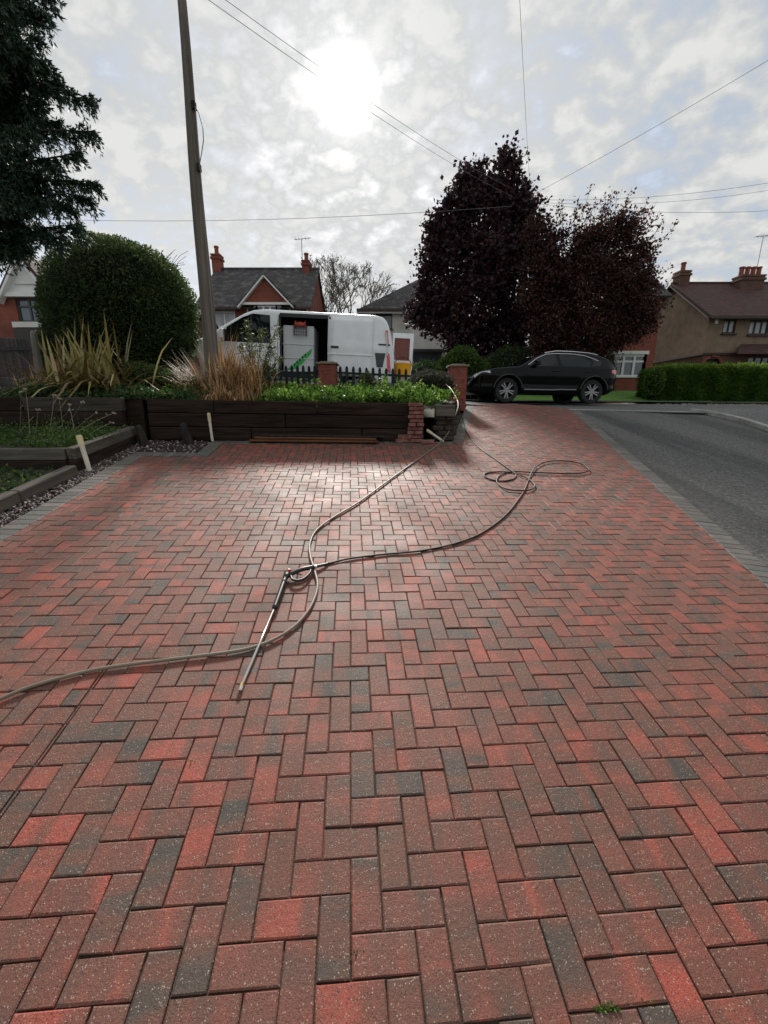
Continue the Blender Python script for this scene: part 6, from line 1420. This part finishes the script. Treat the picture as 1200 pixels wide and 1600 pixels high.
def sapling(label, px, py, Y, tops, name='sapling'):
    c = W(px, py, Y); base = Vector((c.x, Y, bedz(c.x, Y))); t = thing(name, label, 'shrub', base); m = MB(); Pp, Dd = [], []; rr = random.Random(px)
    for tx, ty in tops:
        e = W(tx, ty, Y + rr.uniform(-.2, .2)); pts = smooth_path([base, base.lerp(e, .5) + Vector((rr.uniform(-.08, .08), 0, .08)), e], 8); m.tube(pts, list(np.linspace(.012, .004, len(pts))), 5)
        for i, q in enumerate(pts[3:]):
            for _ in range(11): Pp.append(np.array(q) + RNG.normal(size=3) * .035); Dd.append(RNG.normal(size=3) * .8 + np.array([.2, 0, .4]))
    m.build('stems', MT['bark'], t); leaves('foliage', np.array(Pp), np.array(Dd), .085, MT['twigleaf'], t, .28)
sapling('slender olive leaved shrub in front of the van front door', 398, 605, 8.6, [(385, 503), (376, 540), (408, 520), (432, 512), (425, 545), (440, 560), (395, 545), (415, 570), (430, 580), (405, 590)])
sapling('low dark sprig against the middle of the right picket panel', 572, 605, 9.6, [(566, 588), (574, 585), (580, 592), (585, 598)])
def stalks():
    pts = [(30, 695, 33, 612), (48, 695, 40, 608), (100, 690, 92, 622), (75, 692, 85, 618), (118, 690, 108, 632), (108, 680, 150, 645), (108, 682, 178, 645), (130, 685, 175, 660), (52, 690, 60, 640), (90, 690, 130, 628), (60, 695, 110, 640)]
    t = thing('dry_weeds', 'dry pale weed stalks with seed heads standing in the upper planter', 'weeds', W(90, 690, 5.6)); m = MB(); h = MB()
    for x0, y0, x1, y1 in pts:
        a, b = W(x0, y0, 5.6), W(x1, y1, 5.65); m.tube([a, a.lerp(b, .6) + Vector((.01, 0, .02)), b], [.005, .004, .003], 4, rnd=(random.random(), .5, 0))
        for k in range(5): h.box(b + Vector((random.uniform(-.02, .02), random.uniform(-.02, .02), random.uniform(-.012, .012))), (.016, .016, .012), rz=random.random() * 3, rnd=(1, .9, 0))
    m.build('stems', MT['stalk'], t); h.build('seed_heads', MT['stalk'], t)
stalks()
def planter_green():
    Pp, Dd, Rr = [], [], []
    for k in range(420):
        x = random.uniform(-7.4, -3.75); y = random.uniform(c_up.y + .1, 6.3)
        if x > c_up.x - .1 + (y - c_up.y) * ((e_up.x - c_up.x) / (e_up.y - c_up.y)): continue
        z = PLZ + (1.47 - PLZ) * clamp((y - c_up.y) / 1.5, 0, 1); n = 22; tall = abs(random.gauss(0, .09)); p = np.array([x, y, z]) + RNG.normal(size=(n, 3)) * np.array([.07, .07, .02]) + np.array([0, 0, 1]) * RNG.random((n, 1)) * tall; Pp.append(p); Dd.append(RNG.normal(size=(n, 3)) * .7 + np.array([0, -.1, .6])); tn = random.random(); Rr.append(np.stack([np.clip(tn * .5 + RNG.random(n) * .5, 0, 1), RNG.random(n), RNG.random(n)], 1))
    o = leaves('weeds', np.concatenate(Pp), np.concatenate(Dd), .045, MT['darkweed'], None, .5, np.concatenate(Rr), 'stuff'); tag(o, 'short green weeds carpeting the upper timber planter', 'weeds')
    Pp = []
    for k in range(420): c = c_lo0.lerp(c_lo1, random.uniform(.0, 1)); Pp.append(np.array(c + Vector((-.2 - random.random() ** 1.5 * 3.5, .05, .06))) + RNG.normal(size=(14, 3)) * np.array([.06, .06, .03]))
    Pp = np.concatenate(Pp); o = leaves('weeds', Pp, RNG.normal(size=Pp.shape) + np.array([0, 0, .5]), .05, MT['darkgreen'], None, .6, None, 'stuff'); tag(o, 'scattered dark weeds in the lower timber planter', 'weeds')
    # moss and crumbs on the joints near the camera
planter_green()

def moss():
    Pp = []
    for px, py in ((938, 1577), (955, 1574), (1010, 1568), (560, 1488), (300, 1190)):
        c = np.array(onp(px, py, -.004)); Pp.append(c + RNG.normal(size=(60 if px in (938, 955) else 14, 3)) * np.array([.014, .004, .002]))
    Pp = np.concatenate(Pp); o = leaves('moss', Pp, RNG.normal(size=Pp.shape) + np.array([0, 0, .8]), .010, MT['fern'], None, .6, None, 'stuff'); tag(o, 'small tufts of moss in the paving joints near the bottom edge', 'moss')
moss()
